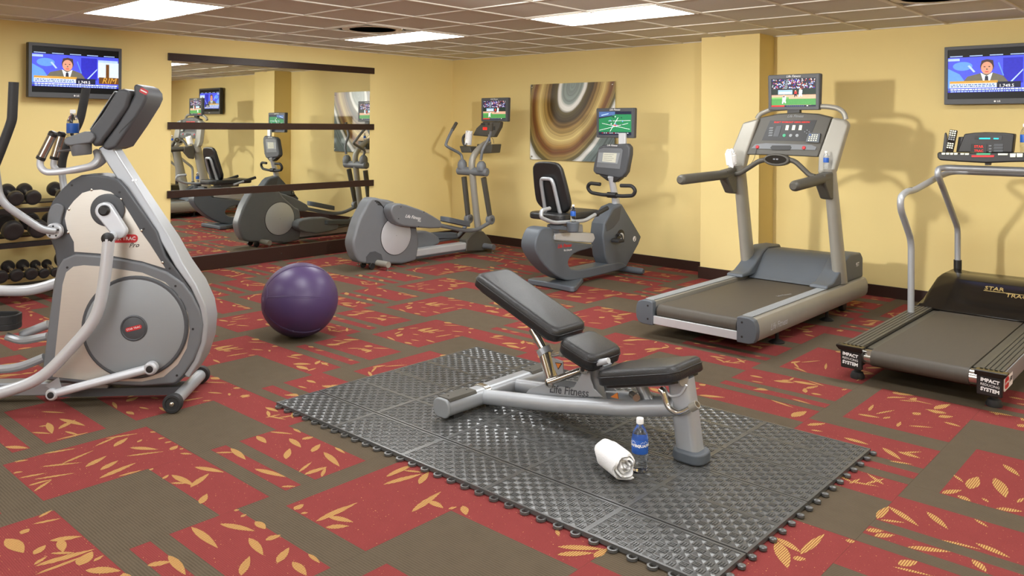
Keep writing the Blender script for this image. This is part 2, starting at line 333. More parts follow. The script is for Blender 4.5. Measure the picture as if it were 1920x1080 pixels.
# ------------------------------------------------------------------ carpet tiles, three designs laid in a diagonal repeat
TW, TH, CX, CY = .593, .600, -3.375, 1.104
DES = {0: [(0, TW, .396, TH)], 1: [(0, TW, .070, .141), (0, TW, .206, .461)], 2: [(.112, TW, 0, TH)]}
def leaf(p, q, wd, z):
    p, q = Vector(p), Vector(q); d = q - p; n = Vector((-d.y, d.x)).normalized()
    prof = ((0, 0), (.12, .55), (.3, .95), (.5, 1), (.7, .75), (.88, .35), (1, 0))
    a = [p + d * t + n * wd * w for t, w in prof]; b = [p + d * t - n * wd * w * .8 for t, w in prof[1:-1]]
    return [(v.x, v.y, z) for v in a + b[::-1]]
def c_(x0, y0, w, W): s = w / W; return lambda x, y: (x0 + x * s, y0 + y * s)
STROKES = [
 (c_(0, 760, 360, 1215), """80 430 145 420;105 465 300 428;215 470 480 428;160 515 330 468;205 548 330 470;255 390 520 362;390 372 595 285;270 308 490 272;90 358 180 345;540 392 675 320 2;635 412 750 348 2;625 465 865 362 2;750 450 910 412;600 260 760 190;660 212 880 178;720 262 810 205 2;870 235 900 215;820 268 1000 280 2;800 322 1040 292;950 168 985 172;1000 215 1060 200;1040 238 1095 228;1080 285 1125 255 2;1140 305 1215 310;1140 280 1170 268;260 40 415 48;375 85 540 130 2;370 150 480 90 2;245 135 330 125;300 110 330 180 2;200 172 325 180;355 220 560 172;410 165 500 190;30 262 180 272 2;245 710 340 660;210 752 400 712;135 815 185 780 2;35 845 150 935 3;215 945 290 885 2;315 858 535 825 2;375 850 400 930 2;320 938 480 935;215 1020 620 905 2;215 1075 600 930;500 1015 585 925 3;600 995 665 945;615 1078 660 1010 2;215 1010 300 955"""),
 (c_(240, 760, 360, 1215), """420 390 610 425 2;275 440 420 510 2;395 520 515 430 2;270 492 370 495;220 468 258 440;460 625 500 560 2;140 412 158 398;670 668 705 660;555 300 680 298;650 272 745 345 2;800 402 1000 455 2;970 515 1070 518;800 188 875 240 2;890 165 1045 182;1045 148 1095 175;1020 210 1095 268 2;1100 215 1175 200 2;1165 292 1215 252;1000 340 1025 272 2;400 770 570 905 2;580 750 805 797 2;805 735 870 785 2;870 855 970 820 2;765 840 855 950 2;945 1000 1020 900 2;715 1078 770 955 2;1040 990 1130 1078 2;1140 940 1215 1000;715 708 750 688;120 1015 280 990 2;255 950 365 1075 2"""),
 (c_(480, 800, 360, 1389), """405 185 465 125 2;570 150 645 195;490 185 605 290 2;310 330 405 255;350 348 520 290 2;480 365 505 295;270 605 345 560 2;320 630 375 622;415 695 735 550 2;520 650 705 692 2;490 735 675 720 2;920 420 1210 340 2;940 365 1150 268 2;1070 318 1210 332;1180 415 1250 325 2;1125 620 1340 470 2;1245 535 1355 590 2;770 1070 910 1035 2"""),
 (c_(780, 860, 360, 1767), """400 420 460 520 2;300 465 380 445;930 455 1010 475;1290 655 1315 715;1370 620 1455 680;1300 812 1740 835 2;1295 885 1640 870 2;1640 910 1760 830 2;1610 950 1767 1010;1450 1060 1570 1005"""),
 (c_(1380, 820, 540, 1920), """270 670 435 770 2;270 690 345 875 3;380 810 465 810 2;430 780 590 645 2;755 680 790 715 2;850 615 985 625 2;920 658 1060 652 2;1140 732 1435 765 2;1370 685 1640 750;1575 815 1670 900 2;1595 705 1830 805 2;930 540 1020 460 2;1010 460 1220 595 2;960 550 1130 570;1270 495 1415 615 2;1590 545 1680 600;1730 480 1915 495 2;725 290 1095 360 2;985 385 1150 412 2;975 68 1100 150 2;1080 95 1230 140 2;1090 105 1240 97;1020 158 1180 182;1450 250 1515 300;1555 345 1615 262 3;1725 270 1800 405 3;1780 180 1890 260 2;1370 380 1505 352 2;1475 388 1565 432 2;1640 405 1685 435;1875 435 1920 405"""),
 (c_(1240, 640, 680, 1920), """1070 310 1160 345 2;1065 355 1150 330 2;1230 355 1300 305 3;1230 350 1390 358 2;1250 380 1390 370 2;1010 410 1215 372 2;1020 380 1050 415 2;1220 415 1345 412;1255 470 1300 420 2;1360 452 1540 435 2;1390 455 1520 462 2;1450 515 1500 455 2;640 185 740 225 2;690 220 770 208;545 190 590 225 3;455 140 490 170 2;760 235 835 225;770 265 910 270;780 270 830 240 2;840 245 905 240;385 160 465 180;195 285 340 298 2;580 310 700 352;690 400 770 370 3;770 445 870 435 2;790 470 855 478;965 510 1100 548 2;600 112 690 105;680 110 710 140 2;725 95 770 75 2;810 110 840 75 3;775 145 870 148;860 128 930 118"""),
]
tileleaves = {}
for fn, txt in STROKES:
    for st in txt.split(';'):
        a = [float(x) for x in st.split()]
        p, q = on(*fn(a[0], a[1]), 2, 0), on(*fn(a[2], a[3]), 2, 0); m_ = (p + q) / 2
        j, k = math.floor((m_.x - CX) / TW), math.floor((m_.y - CY) / TH); o_ = Vector((CX + j * TW, CY + k * TH))
        wd = (.009, .017, .027)[int(a[4]) - 1 if len(a) > 4 else 0]
        cl = lambda v: (min(max(v.x - o_.x, .004), TW - .004), min(max(v.y - o_.y, .004), TH - .004))
        tileleaves.setdefault((j, k), []).append((cl(p), cl(q), wd))
def tilemesh(d, leaves, name):
    mb = MB(); xs, ys = [0, TW], [0, TH]
    reds = DES[d]
    for r in reds: xs += r[:2]; ys += r[2:]
    xs, ys = sorted(set(xs)), sorted(set(ys)); g = .0003
    for a in range(len(xs) - 1):
        for b in range(len(ys) - 1):
            cx_, cy_ = (xs[a] + xs[a + 1]) / 2, (ys[b] + ys[b + 1]) / 2
            mb.cur = 1 if any(r[0] < cx_ < r[1] and r[2] < cy_ < r[3] for r in reds) else 0
            x0, x1, y0, y1 = [max(g, min(v, lim - g)) for v, lim in ((xs[a], TW), (xs[a + 1], TW), (ys[b], TH), (ys[b + 1], TH))]
            mb.quad((x0, y0, 0), (x1, y0, 0), (x1, y1, 0), (x0, y1, 0))
    mb.cur = 0
    mb._add([(g, g, 0), (TW - g, g, 0), (TW - g, TH - g, 0), (g, TH - g, 0), (g, g, -.004), (TW - g, g, -.004), (TW - g, TH - g, -.004), (g, TH - g, -.004)], [(0, 1, 5, 4), (1, 2, 6, 5), (2, 3, 7, 6), (3, 0, 4, 7)])
    mb.cur = 2
    for i, (p, q, wd) in enumerate(leaves): mb.poly(leaf(p, q, wd, .0004 + .00006 * (i % 8)))
    me = mb.mesh(name, ['brown_carpet', 'red_carpet', 'leaf'], smooth=False)
    return me
def randleaves(d, rnd):
    out = []
    for r in DES[d]:
        n = int((r[1] - r[0]) * (r[3] - r[2]) * 70) + 1
        for _ in range(n):
            x, y = rnd.uniform(r[0] + .02, r[1] - .02), rnd.uniform(r[2] + .01, r[3] - .01); a = rnd.gauss(.9, .7); l = rnd.uniform(.05, .16)
            q = (x + l * math.cos(a), y + l * math.sin(a))
            q = (min(max(q[0], r[0] + .01), r[1] - .01), min(max(q[1], r[2] + .005), r[3] - .005))
            if (q[0] - x) ** 2 + (q[1] - y) ** 2 > .0007: out.append(((x, y), q, rnd.choice((.008, .010, .015, .022))))
    return out
rnd = random.Random(3)
VAR = {d: [tilemesh(d, randleaves(d, rnd), 'carpet_tile') for _ in range(4)] for d in DES}
j0, j1 = math.floor((XL - CX) / TW), math.ceil((XR - CX) / TW); k0, k1 = math.floor((YF - CY) / TH), math.ceil((YB - CY) / TH)
for j in range(j0, j1):
    for k in range(k0, k1):
        d = (k + j) % 3
        if len(tileleaves.get((j, k), [])) >= 3 and k < 5: me = tilemesh(d, tileleaves[(j, k)], 'carpet_tile')
        else: me = VAR[d][rnd.randrange(4)]
        o = bpy.data.objects.new('carpet_tile', me); COL.objects.link(o); o.location = (CX + j * TW, CY + k * TH, 0); o.parent = floor
# ------------------------------------------------------------------ ceiling: slab, tees, tiles, lights, vents
ceil = struct(MB().box(XL - .1, XR + .1, YF - .1, YB + .1, ZC + .05, ZC + .15).build('ceiling', 'tile'), 'suspended ceiling of grey tiles in a metal grid')
GX0, GY0, GS = -2.42, 6.06, .6096
gx = [GX0 + GS * i for i in range(-10, 10) if XL < GX0 + GS * i < XR]; gy = [GY0 + GS * i for i in range(-16, 4) if YF < GY0 + GS * i < YB]
for x in gx: MB().box(x - .012, x + .012, YF, YB, ZC - .0, ZC + .03).build('ceiling_tee', 'grid', ceil)
for y in gy: MB().box(XL, XR, y - .012, y + .012, ZC + .0015, ZC + .03).build('ceiling_tee', 'grid', ceil)
for nm, b in (('wall_angle', (XL, XL + .022, YF, YB)), ('wall_angle', (XL, XR, YB - .022, YB))): MB().box(*b, ZC + .001, ZC + .03).build(nm, 'grid', ceil)
LIGHTS = [(-6.687, 4.841), (-4.249, 4.841), (-6.687, 2.402), (-1.81, 4.841), (.628, 4.841), (-4.249, 2.402), (-1.81, 2.402), (.628, 2.402), (-6.687, -.036), (-4.249, -.036), (-1.81, -.036), (.628, -.036)]
VENTS = [(-6.078, 4.231), (-1.81, 5.45)]
used = set()
for x, y in LIGHTS:
    for i in (0, 1): used.add((round((x - GX0) / GS) + i, round((y - GY0) / GS)))
for x, y in VENTS: used.add((round((x - GX0) / GS), round((y - GY0) / GS)))
tm = None
for i in range(-9, 9):
    for k in range(-14, 3):
        x0, x1 = max(GX0 + GS * i, XL), min(GX0 + GS * (i + 1), XR); y0, y1 = max(GY0 + GS * k, YF), min(GY0 + GS * (k + 1), YB)
        if x1 - x0 < .03 or y1 - y0 < .03 or (i, k) in used: continue
        if x1 - x0 > GS - .01 and y1 - y0 > GS - .01:
            if tm is None: tm = MB().box(.004, GS - .004, .004, GS - .004, 0, .02).mesh('ceiling_tile', 'tile', False)
            me = tm
        else: me = MB().box(.004, x1 - x0 - .004, .004, y1 - y0 - .004, 0, .02).mesh('ceiling_tile', 'tile', False)
        o = bpy.data.objects.new('ceiling_tile', me); COL.objects.link(o); o.location = (x0, y0, ZC + .008); o.parent = ceil
LLAB = ['ceiling light panel over the black rail of the mirror, nearest the room corner', 'wide ceiling light panel in the upper middle, over the recumbent bike', 'large ceiling light panel at the upper left, over the left television']
for n, (x, y) in enumerate(LIGHTS):
    t = thing('ceiling_light', LLAB[n] if n < 3 else 'ceiling light panel above the frame, lighting the room', 'ceiling light', (x, y, ZC), 0, 'ceiling light panels')
    W, D = GS * 2, GS
    MB().ring([(.012, .012), (W - .012, .012), (W - .012, D - .012), (.012, D - .012)], [(.035, .035), (W - .035, .035), (W - .035, D - .035), (.035, D - .035)], -.004, .03, 2).build('frame', 'grid', t)
    MB().box(.033, W - .033, .033, D - .033, .004, .010).build('diffuser', 'diffuser', t)
for n, (x, y) in enumerate(VENTS):
    t = thing('ceiling_vent', ['square ceiling vent with curved louvres beside the far light panel', 'ceiling vent at the top edge, above the grey treadmill'][n], 'vent', (x, y, ZC), 0)
    MB().box(.014, GS - .014, .014, GS - .014, .05, .06).build('backing', 'black', t)
    fr = [(.012, .012), (GS - .012, .012), (GS - .012, GS - .012), (.012, GS - .012)]
    MB().ring(fr, [(.03, .03), (GS - .03, .03), (GS - .03, GS - .03), (.03, GS - .03)], -.003, .012, 2).build('frame', 'grid', t)
    q = GS / 2
    for r in (.05, .11, .17, .23):
        MB().lathe([(r + .035, -.004), (r + .037, -.001), (r + .004, .034), (r, .032)], (q, q, .004), (0, 0, 1), 36).build('louvre', 'grid', t)
# ------------------------------------------------------------------ mirror
mr = thing('wall_mirror', 'large wall mirror held by dark brown horizontal rails', 'mirror', (XL, 4.77, 0))
MB().box(.002, .010, 3.580 - 4.77, 5.945 - 4.77, .12, 2.08).build('glass', 'mirror', mr)
for z0, z1, d in ((2.041, 2.113, .028), (1.386, 1.455, .028), (.731, .802, .028), (0.002, .147, .034)):
    r = MB().box(.0105, d, 3.541 - 4.77, 6.0 - 4.77, z0, z1).build('rail', 'dark_wood', mr, bevel=.003)
    for y in (-1.17, -.62, 0, .62, 1.17): MB().lathe([(.006, 0), (.006, .001), (.004, .0022)], (d, y, (z0 + z1) / 2), (1, 0, 0), 10).build('screw', 'iron', r)
# ------------------------------------------------------------------ pictures for screens
class Pic:
    def __init__(s, o, right, up, w, h, n):
        s.o, s.r, s.u, s.n = Vector(o), Vector(right).normalized() * w, Vector(up).normalized() * h, Vector(n).normalized(); s.mb = MB(); s.mats = []; s.k = 0
    def pt(s, x, y, k): return s.o + s.r * x + s.u * y + s.n * (.0004 * k)
    def poly(s, m, pts, k):
        if m not in s.mats: s.mats.append(m)
        s.mb.cur = s.mats.index(m); s.mb.poly([s.pt(x, y, k) for x, y in pts]); return s
    def rect(s, m, x0, y0, x1, y1, k=1): return s.poly(m, [(x0, y0), (x1, y0), (x1, y1), (x0, y1)], k)
    def ell(s, m, cx, cy, rx, ry, k=1, n=18): return s.poly(m, [(cx + rx * math.cos(2 * math.pi * i / n), cy + ry * math.sin(2 * math.pi * i / n)) for i in range(n)], k)
    def build(s, parent, name='picture'): return s.mb.build(name, s.mats, parent, smooth=False)
ES = .78
PAL = {}
def E_(name, r, g, b, s=1.0):
    PAL[name] = name; M[name] = screen(name, rgb(r, g, b), s * ES); return name
for a in (('p_black', 12, 12, 12, .3), ('p_blue', 70, 80, 220), ('p_dblue', 42, 42, 170), ('p_sky', 90, 140, 225), ('p_pale', 160, 185, 235), ('p_suit', 96, 92, 80), ('p_skin', 200, 140, 115), ('p_hair', 66, 48, 44), ('p_shirt', 215, 225, 235), ('p_tie', 40, 40, 52), ('p_gold', 185, 140, 60), ('p_strip', 190, 205, 220), ('p_tick', 70, 95, 150), ('p_dark', 30, 32, 50), ('p_grass', 70, 130, 70), ('p_grass2', 100, 155, 85), ('p_dirt', 190, 150, 125), ('p_wall', 30, 42, 36), ('p_sign', 130, 160, 185), ('p_red', 190, 45, 45), ('p_white', 235, 235, 235), ('p_crowd', 40, 38, 50), ('p_turf', 38, 110, 70), ('p_stand', 70, 95, 140), ('p_brown', 95, 60, 25)): E_(*a)
def news(parent, o, right, up, w, h, n):
    p = Pic(o, right, up, w, h, n)
    p.rect('p_black', 0, 0, 1, 1, 1); p.rect('p_blue', 0, .16, 1, .84, 2); p.rect('p_dblue', .55, .30, .74, .80, 3)
    p.poly('p_sky', [(0, .22), (.22, .22), (.12, .5), (0, .62)], 3); p.ell('p_sky', .15, .66, .10, .09, 3); p.poly('p_pale', [(.2, .66), (.22, .68), (.28, .54), (.26, .53)], 4)
    p.poly('p_pale', [(.62, .33), (.64, .33), (.74, .54), (.74, .57)], 4); p.poly('p_sky', [(.5, .7), (.51, .72), (.56, .45), (.55, .45)], 4)
    p.poly('p_suit', [(.15, .33), (.2, .45), (.33, .51), (.46, .51), (.55, .45), (.6, .33)], 5); p.poly('p_shirt', [(.33, .52), (.36, .33), (.42, .33), (.45, .52), (.39, .45)], 6)
    p.poly('p_tie', [(.375, .45), (.405, .45), (.41, .33), (.37, .33)], 7); p.ell('p_hair', .395, .645, .068, .135, 7); p.ell('p_skin', .393, .61, .058, .125, 8)
    p.poly('p_hair', [(.33, .66), (.34, .76), (.395, .785), (.455, .76), (.46, .66), (.445, .71), (.395, .735), (.345, .715)], 9)
    for x in (.37, .417): p.ell('p_hair', x, .635, .010, .010, 9)
    p.poly('p_suit', [(.388, .60), (.40, .60), (.402, .57), (.385, .57)], 9); p.poly('p_red', [(.372, .54), (.414, .54), (.405, .525), (.38, .525)], 9)
    p.rect('p_pale', 0, .77, .12, .82, 4); p.rect('p_gold', .02, .31, .5, .36, 10); p.rect('p_strip', .02, .22, .49, .31, 10); p.rect('p_dark', .49, .21, .72, .33, 10)
    p.rect('p_strip', .75, .36, 1, .72, 6); p.rect('p_brown', .845, .36, .885, .68, 7); p.rect('p_pale', .75, .72, .99, .77, 7); p.rect('p_brown', .76, .23, 1, .38, 8)
    p.rect('p_tick', 0, .165, 1, .205, 10); p.rect('p_dblue', 0, .13, 1, .165, 10)
    for i in range(5): p.rect('p_pale', .02 + .2 * i, .855, .15 + .2 * i, .872, 3)
    rr = random.Random(5)
    for row, y0, mt in ((.19, 0, 'p_white'), (.15, 0, 'p_pale'), (.285, 1, 'p_tick'), (.25, 1, 'p_tick')):
        x = .03
        while x < (.95 if not y0 else .46):
            l = rr.uniform(.01, .035); p.rect(mt, x, row - .012, x + l, row + .008, 11); x += l + .008
    ob = p.build(parent)
    t1 = text('caption', '1,749.5', .035 * w / .7, p.pt(.585, .245, 13), right, up, 'p_white', ob)
    t2 = text('caption', 'RIM', .075 * w / .7, p.pt(.88, .30, 13), right, up, 'p_gold', ob, shear=.3)
    return ob
def television(name, label, loc, rz, wd, ht):
    """flat television, screen facing local -y, origin at its wall plate"""
    t = thing(name, label, 'television', loc, rz, 'wall televisions')
    MB().box(-.12, .12, -.06, 0, ht / 2 - .1, ht / 2 + .1).build('wall_mount', 'black', t)
    MB().box(-wd / 2, wd / 2, -.105, -.05, 0, ht).build('housing', 'black', t, bevel=.006)
    b = .028; bz = .045
    MB().ring([(-wd / 2 + .002, .002), (wd / 2 - .002, .002), (wd / 2 - .002, ht - .002), (-wd / 2 + .002, ht - .002)], [(-wd / 2 + b, bz), (wd / 2 - b, bz), (wd / 2 - b, ht - b), (-wd / 2 + b, ht - b)], -.112, -.104, 1).build('bezel', 'dgrey', t, bevel=.002)
    s = news(t, (-wd / 2 + b, -.1055, bz), (1, 0, 0), (0, 0, 1), wd - 2 * b, ht - bz - b, (0, -1, 0)); s.name = 'screen'
    MB().lathe([(.007, 0), (.007, .001)], (-.018, -.1125, bz / 2), (0, -1, 0), 14).build('logo_disc', 'white', t)
    text('logo', 'LG', .018, (.008, -.1128, bz / 2), (1, 0, 0), (0, 0, 1), 'white', t, bold=.0006)
    return t
p, q = on(53.3, 78.3, 0, XL + .11), on(228, 187, 0, XL + .11)
television('wall_television', 'black wall television showing a newsreader, left of the mirror', (XL, (p.y + q.y) / 2, q.z), math.pi / 2, q.y - p.y, p.z - q.z)
p, q = on(1770.4, 88.3, 1, YB - .11), on(1771, 196.5, 1, YB - .11)
television('wall_television', 'black wall television showing a newsreader, cut by the right edge', (p.x + (p.z - q.z) * .815, YB, q.z), 0, (p.z - q.z) * 1.63, p.z - q.z)
# ------------------------------------------------------------------ art panel
def artmat():
    m = bpy.data.materials.new('swirl_print'); m.use_nodes = True; nt = m.node_tree; N = nt.nodes; L = nt.links; b = N['Principled BSDF']
    tc = N.new('ShaderNodeTexCoord')
    def node(op, a, c=None, d=None):
        n = N.new('ShaderNodeMath'); n.operation = op
        for i, v in enumerate((a, c, d)):
            if v is None: continue
            if isinstance(v, (int, float)): n.inputs[i].default_value = v
            else: L.new(v, n.inputs[i])
        return n.outputs[0]
    nz = N.new('ShaderNodeTexNoise'); nz.inputs['Scale'].default_value = 2.2; nz.inputs['Detail'].default_value = 2; L.new(tc.outputs['Object'], nz.inputs['Vector'])
    sp = N.new('ShaderNodeSeparateXYZ'); L.new(tc.outputs['Object'], sp.inputs[0]); X, Z = sp.outputs[0], sp.outputs[2]
    def dist(cx_, cz, ang, ax, az):
        c, s = math.cos(ang), math.sin(ang); dx = node('SUBTRACT', X, cx_); dz = node('SUBTRACT', Z, cz)
        u = node('DIVIDE', node('ADD', node('MULTIPLY', dx, c), node('MULTIPLY', dz, s)), ax); v = node('DIVIDE', node('SUBTRACT', node('MULTIPLY', dz, c), node('MULTIPLY', dx, s)), az)
        return node('SQRT', node('ADD', node('MULTIPLY', u, u), node('MULTIPLY', v, v)))
    r = node('ADD', dist(.03, .42, -.44, .585, .97), node('MULTIPLY', node('SUBTRACT', nz.outputs['Fac'], .5), .10))
    r2 = node('MULTIPLY', r, .80)
    rp = N.new('ShaderNodeValToRGB'); cr_ = rp.color_ramp
    stops = [(0, (132, 146, 142)), (.19, (146, 158, 152)), (.215, (236, 238, 232)), (.25, (240, 240, 234)), (.275, (96, 84, 48)), (.36, (70, 56, 34)), (.43, (128, 98, 50)), (.50, (176, 148, 84)), (.57, (214, 190, 122)), (.63, (160, 122, 62)), (.69, (112, 66, 36)), (.75, (150, 128, 74)), (.80, (84, 80, 54)), (.835, (238, 240, 236)), (.865, (238, 240, 236)), (.89, (126, 142, 140)), (1, (112, 128, 130))]
    while len(cr_.elements) < len(stops): cr_.elements.new(.5)
    for e, (ps, cl) in zip(cr_.elements, stops): e.position = ps; e.color = (*rgb(*cl), 1)
    L.new(r2, rp.inputs[0])
    st = N.new('ShaderNodeTexNoise'); st.noise_dimensions = '1D'; st.inputs['Scale'].default_value = 34; L.new(r2, st.inputs['W'])
    mx = N.new('ShaderNodeMix'); mx.data_type = 'RGBA'; mx.blend_type = 'OVERLAY'; mx.inputs[0].default_value = .65
    L.new(rp.outputs[0], mx.inputs[6]); L.new(st.outputs['Color'], mx.inputs[7])
    hs = N.new('ShaderNodeRGBToBW'); L.new(st.outputs['Fac'], hs.inputs[0]); L.new(hs.outputs[0], mx.inputs[7])
    L.new(mx.outputs[2], b.inputs['Base Color']); b.inputs['Roughness'].default_value = .3
    return m
M['art'] = artmat()
ax0, ax1, az0, az1 = -6.272, -5.067, 1.052, 1.932
ar = thing('art_panel', 'abstract swirl print on a glossy panel fixed to the back wall', 'picture', ((ax0 + ax1) / 2, YB, (az0 + az1) / 2))
wA, hA = (ax1 - ax0) / 2, (az1 - az0) / 2
MB().box(-wA, wA, -.024, -.016, -hA, hA).build('panel', 'art', ar, bevel=.001)
for sx in (-1, 1):
    for sz in (-1, 1): MB().lathe([(.009, 0), (.009, .026), (.011, .027), (.011, .031), (.006, .033)], (sx * (wA - .03), 0, sz * (hA - .035)), (0, -1, 0), 14).build('standoff', 'chrome', ar)
# ================================================================== near elliptical at the left
E1 = Frame(-4.117, 2.034, 47)
A = crop(0, 120, 3.176); B = crop(0, 440, 3.0); D = crop(0, 330, 4.695); G = crop(0, 560, 4.91); K = crop(60, 140, 5.4)
e1 = thing('elliptical_trainer', 'silver and grey elliptical trainer with brushed metal sides, nearest on the left', 'elliptical', E1.o, E1.rz)
S = lambda c, pts, x: [E1.side(*c(*p), x) for p in pts]
# body shroud
low = S(B, [(230, 818), (262, 560), (298, 280), (318, 185)], .09)
upl = S(D, [(478, 660), (440, 560), (412, 470), (405, 420), (412, 330), (455, 225), (540, 115), (620, 38)], .09)
upr = S(A, [(480, 662), (560, 658), (640, 668), (700, 690), (745, 740), (830, 860), (930, 1000)], .09)
frt = S(B, [(930, 120), (1020, 235), (1090, 330), (1135, 420), (1150, 500), (1140, 600), (1105, 705), (1050, 790), (985, 848), (800, 856), (500, 845)], .09)
body = low + upl + upr + frt
MB().prism(body, -.09, .09).build('body_shroud', 'dgrey', e1, bevel=.012, seg=3)
# lower cover, proud of the shroud, and brushed panels
lc = S(B, [(232, 818), (262, 560), (300, 280), (320, 190), (350, 140), (420, 108), (560, 118), (800, 160), (940, 212), (1030, 275), (1080, 340), (1125, 430), (1140, 510), (1128, 610), (1090, 705), (1035, 785), (980, 840), (800, 853), (500, 842)], .105)
cov = MB().prism(lc, -.105, .105).build('lower_cover', 'mgrey', e1, bevel=.012, seg=3)
ip = S(B, [(296, 800), (322, 560), (352, 280), (372, 212), (412, 180), (470, 172), (560, 178), (800, 214), (930, 268), (1010, 350), (1055, 440), (1068, 540), (1050, 640), (1000, 730), (920, 800), (800, 826), (500, 820)], .107)
up_ = S(A, [(545, 752), (600, 748), (660, 762), (715, 805), (760, 870), (830, 985), (895, 1075)], .092) + S(B, [(930, 190), (800, 150), (560, 106), (418, 96)], .092) + S(A, [(440, 1060), (400, 985), (386, 920), (398, 870), (440, 815), (490, 768)], .092)
for sg in (1, -1):
    MB().prism(up_, sg * .0895, sg * .0925).build('brushed_panel', 'brushed', e1)
    MB().prism(ip, sg * .1045, sg * .1075).build('brushed_panel', 'brushed', cov)
# inertia disc
dc = E1.side(*B(762, 520), .11)
for sg in (1, -1):
    rg = MB().lathe([(.262, 0), (.262, .008), (.255, .014), (.238, .014)], (sg * .107, dc[0], dc[1]), (sg, 0, 0), 56).build('disc_rim', 'dgrey', e1)
    MB().lathe([(.246, 0), (.246, .013), (.236, .019), (.07, .023)], (sg * .107, dc[0], dc[1]), (sg, 0, 0), 56).build('disc', 'lgrey', rg)
    cp = MB().lathe([(.066, 0), (.066, .026), (.060, .030), (.056, .026), (.054, .027)], (sg * .107, dc[0], dc[1]), (sg, 0, 0), 36).build('hub_cap', 'dgrey', rg)
    if sg > 0:
        bx = .135
        MB().prism([(dc[0] + x * .98 - z * .24, dc[1] + x * .24 + z) for x, z in rrect(.080, .021, .010)], bx, bx + .001).build('badge', 'red', cp)
        text('badge_lettering', 'STAR TRAC', .0135, (bx + .0016, dc[0], dc[1]), (0, .97, .24), (0, -.24, .97), 'wprint', cp)
# silver front strap that runs up into the neck
ns = S(A, [(640, 470), (700, 570), (800, 725), (930, 925), (1010, 1048)], .05) + S(B, [(1010, 170), (1090, 290), (1140, 400), (1155, 490), (1145, 600), (1108, 712), (1050, 800)], .09)
st = [Vector((0, y, z)) for y, z in ns]
rings = []
for i, p in enumerate(st):
    t = (st[min(i + 1, len(st) - 1)] - st[max(i - 1, 0)]).normalized(); n = Vector((0, t.z, -t.y)); n = n if n.y > 0 else -n
    k = min(1, max(0, (i - 2) / 4)); hw = .052 + .041 * k; th = .055 * (1 - k) + .018 * k
    rings.append([p + n * (.014) + Vector((-hw, 0, 0)), p + n * .014 + Vector((hw, 0, 0)), p - n * th + Vector((hw, 0, 0)), p - n * th + Vector((-hw, 0, 0))])
MB().loft(rings).build('neck', 'silver', e1, bevel=.009, seg=3)
for c, x in ((A(792, 692), .054), (A(812, 690), .054)):
    y, z = E1.side(*c, x); MB().lathe([(.006, 0), (.005, .003)], (x - .001, y, z), (1, 0, 0), 10).build('screw', 'chrome', e1)
for c, x in ((A(545, 750), .094), (A(720, 806), .094), (A(410, 866), .094), (A(404, 1005), .094), (A(842, 992), .094), (B(914, 157), .094)):
    y, z = E1.side(*c, x); MB().lathe([(.0065, -.002), (.0065, .002), (.003, .004)], (x - .001, y, z), (1, 0, 0), 10).build('screw', 'chrome', e1)
for c, x in ((A(428, 722), .0905), (A(712, 764), .0905), (A(856, 982), .0905), (B(378, 185), .1055), (B(987, 289), .1055), (B(1085, 531), .1055), (B(995, 792), .1055), (B(955, 190), .0905)):
    y, z = E1.side(*c, x); MB().lathe([(.006, -.004), (.006, .001)], (x, y, z), (1, 0, 0), 10).build('screw_hole', 'black', e1)
# raised lobe round the lever pivot
lb = S(D, [(420, 440), (425, 340), (450, 270), (490, 242), (540, 250), (562, 290), (540, 380), (530, 470), (500, 545), (450, 530)], .1)
MB().prism(smooth_poly(lb, 3), -.105, .105).build('pivot_lobe', 'mgrey', e1, bevel=.006)
# logo on the brushed panel
y, z = E1.side(*B(712, 22), .094)
MB().prism(rrect(.150, .042, .019, c=(y - .02, z)), .0925, .0945).build('badge', 'red', e1)
text('badge_lettering', 'STAR TRAC', .025, (.0952, y - .02, z), (0, 1, 0), (0, 0, 1), 'wprint', e1, bold=.0004)
y, z = E1.side(*B(752, 60), .094)
text('lettering', 'Pro', .034, (.0945, y, z), (0, 1, .05), (0, 0, 1), 'black', e1, shear=.45)
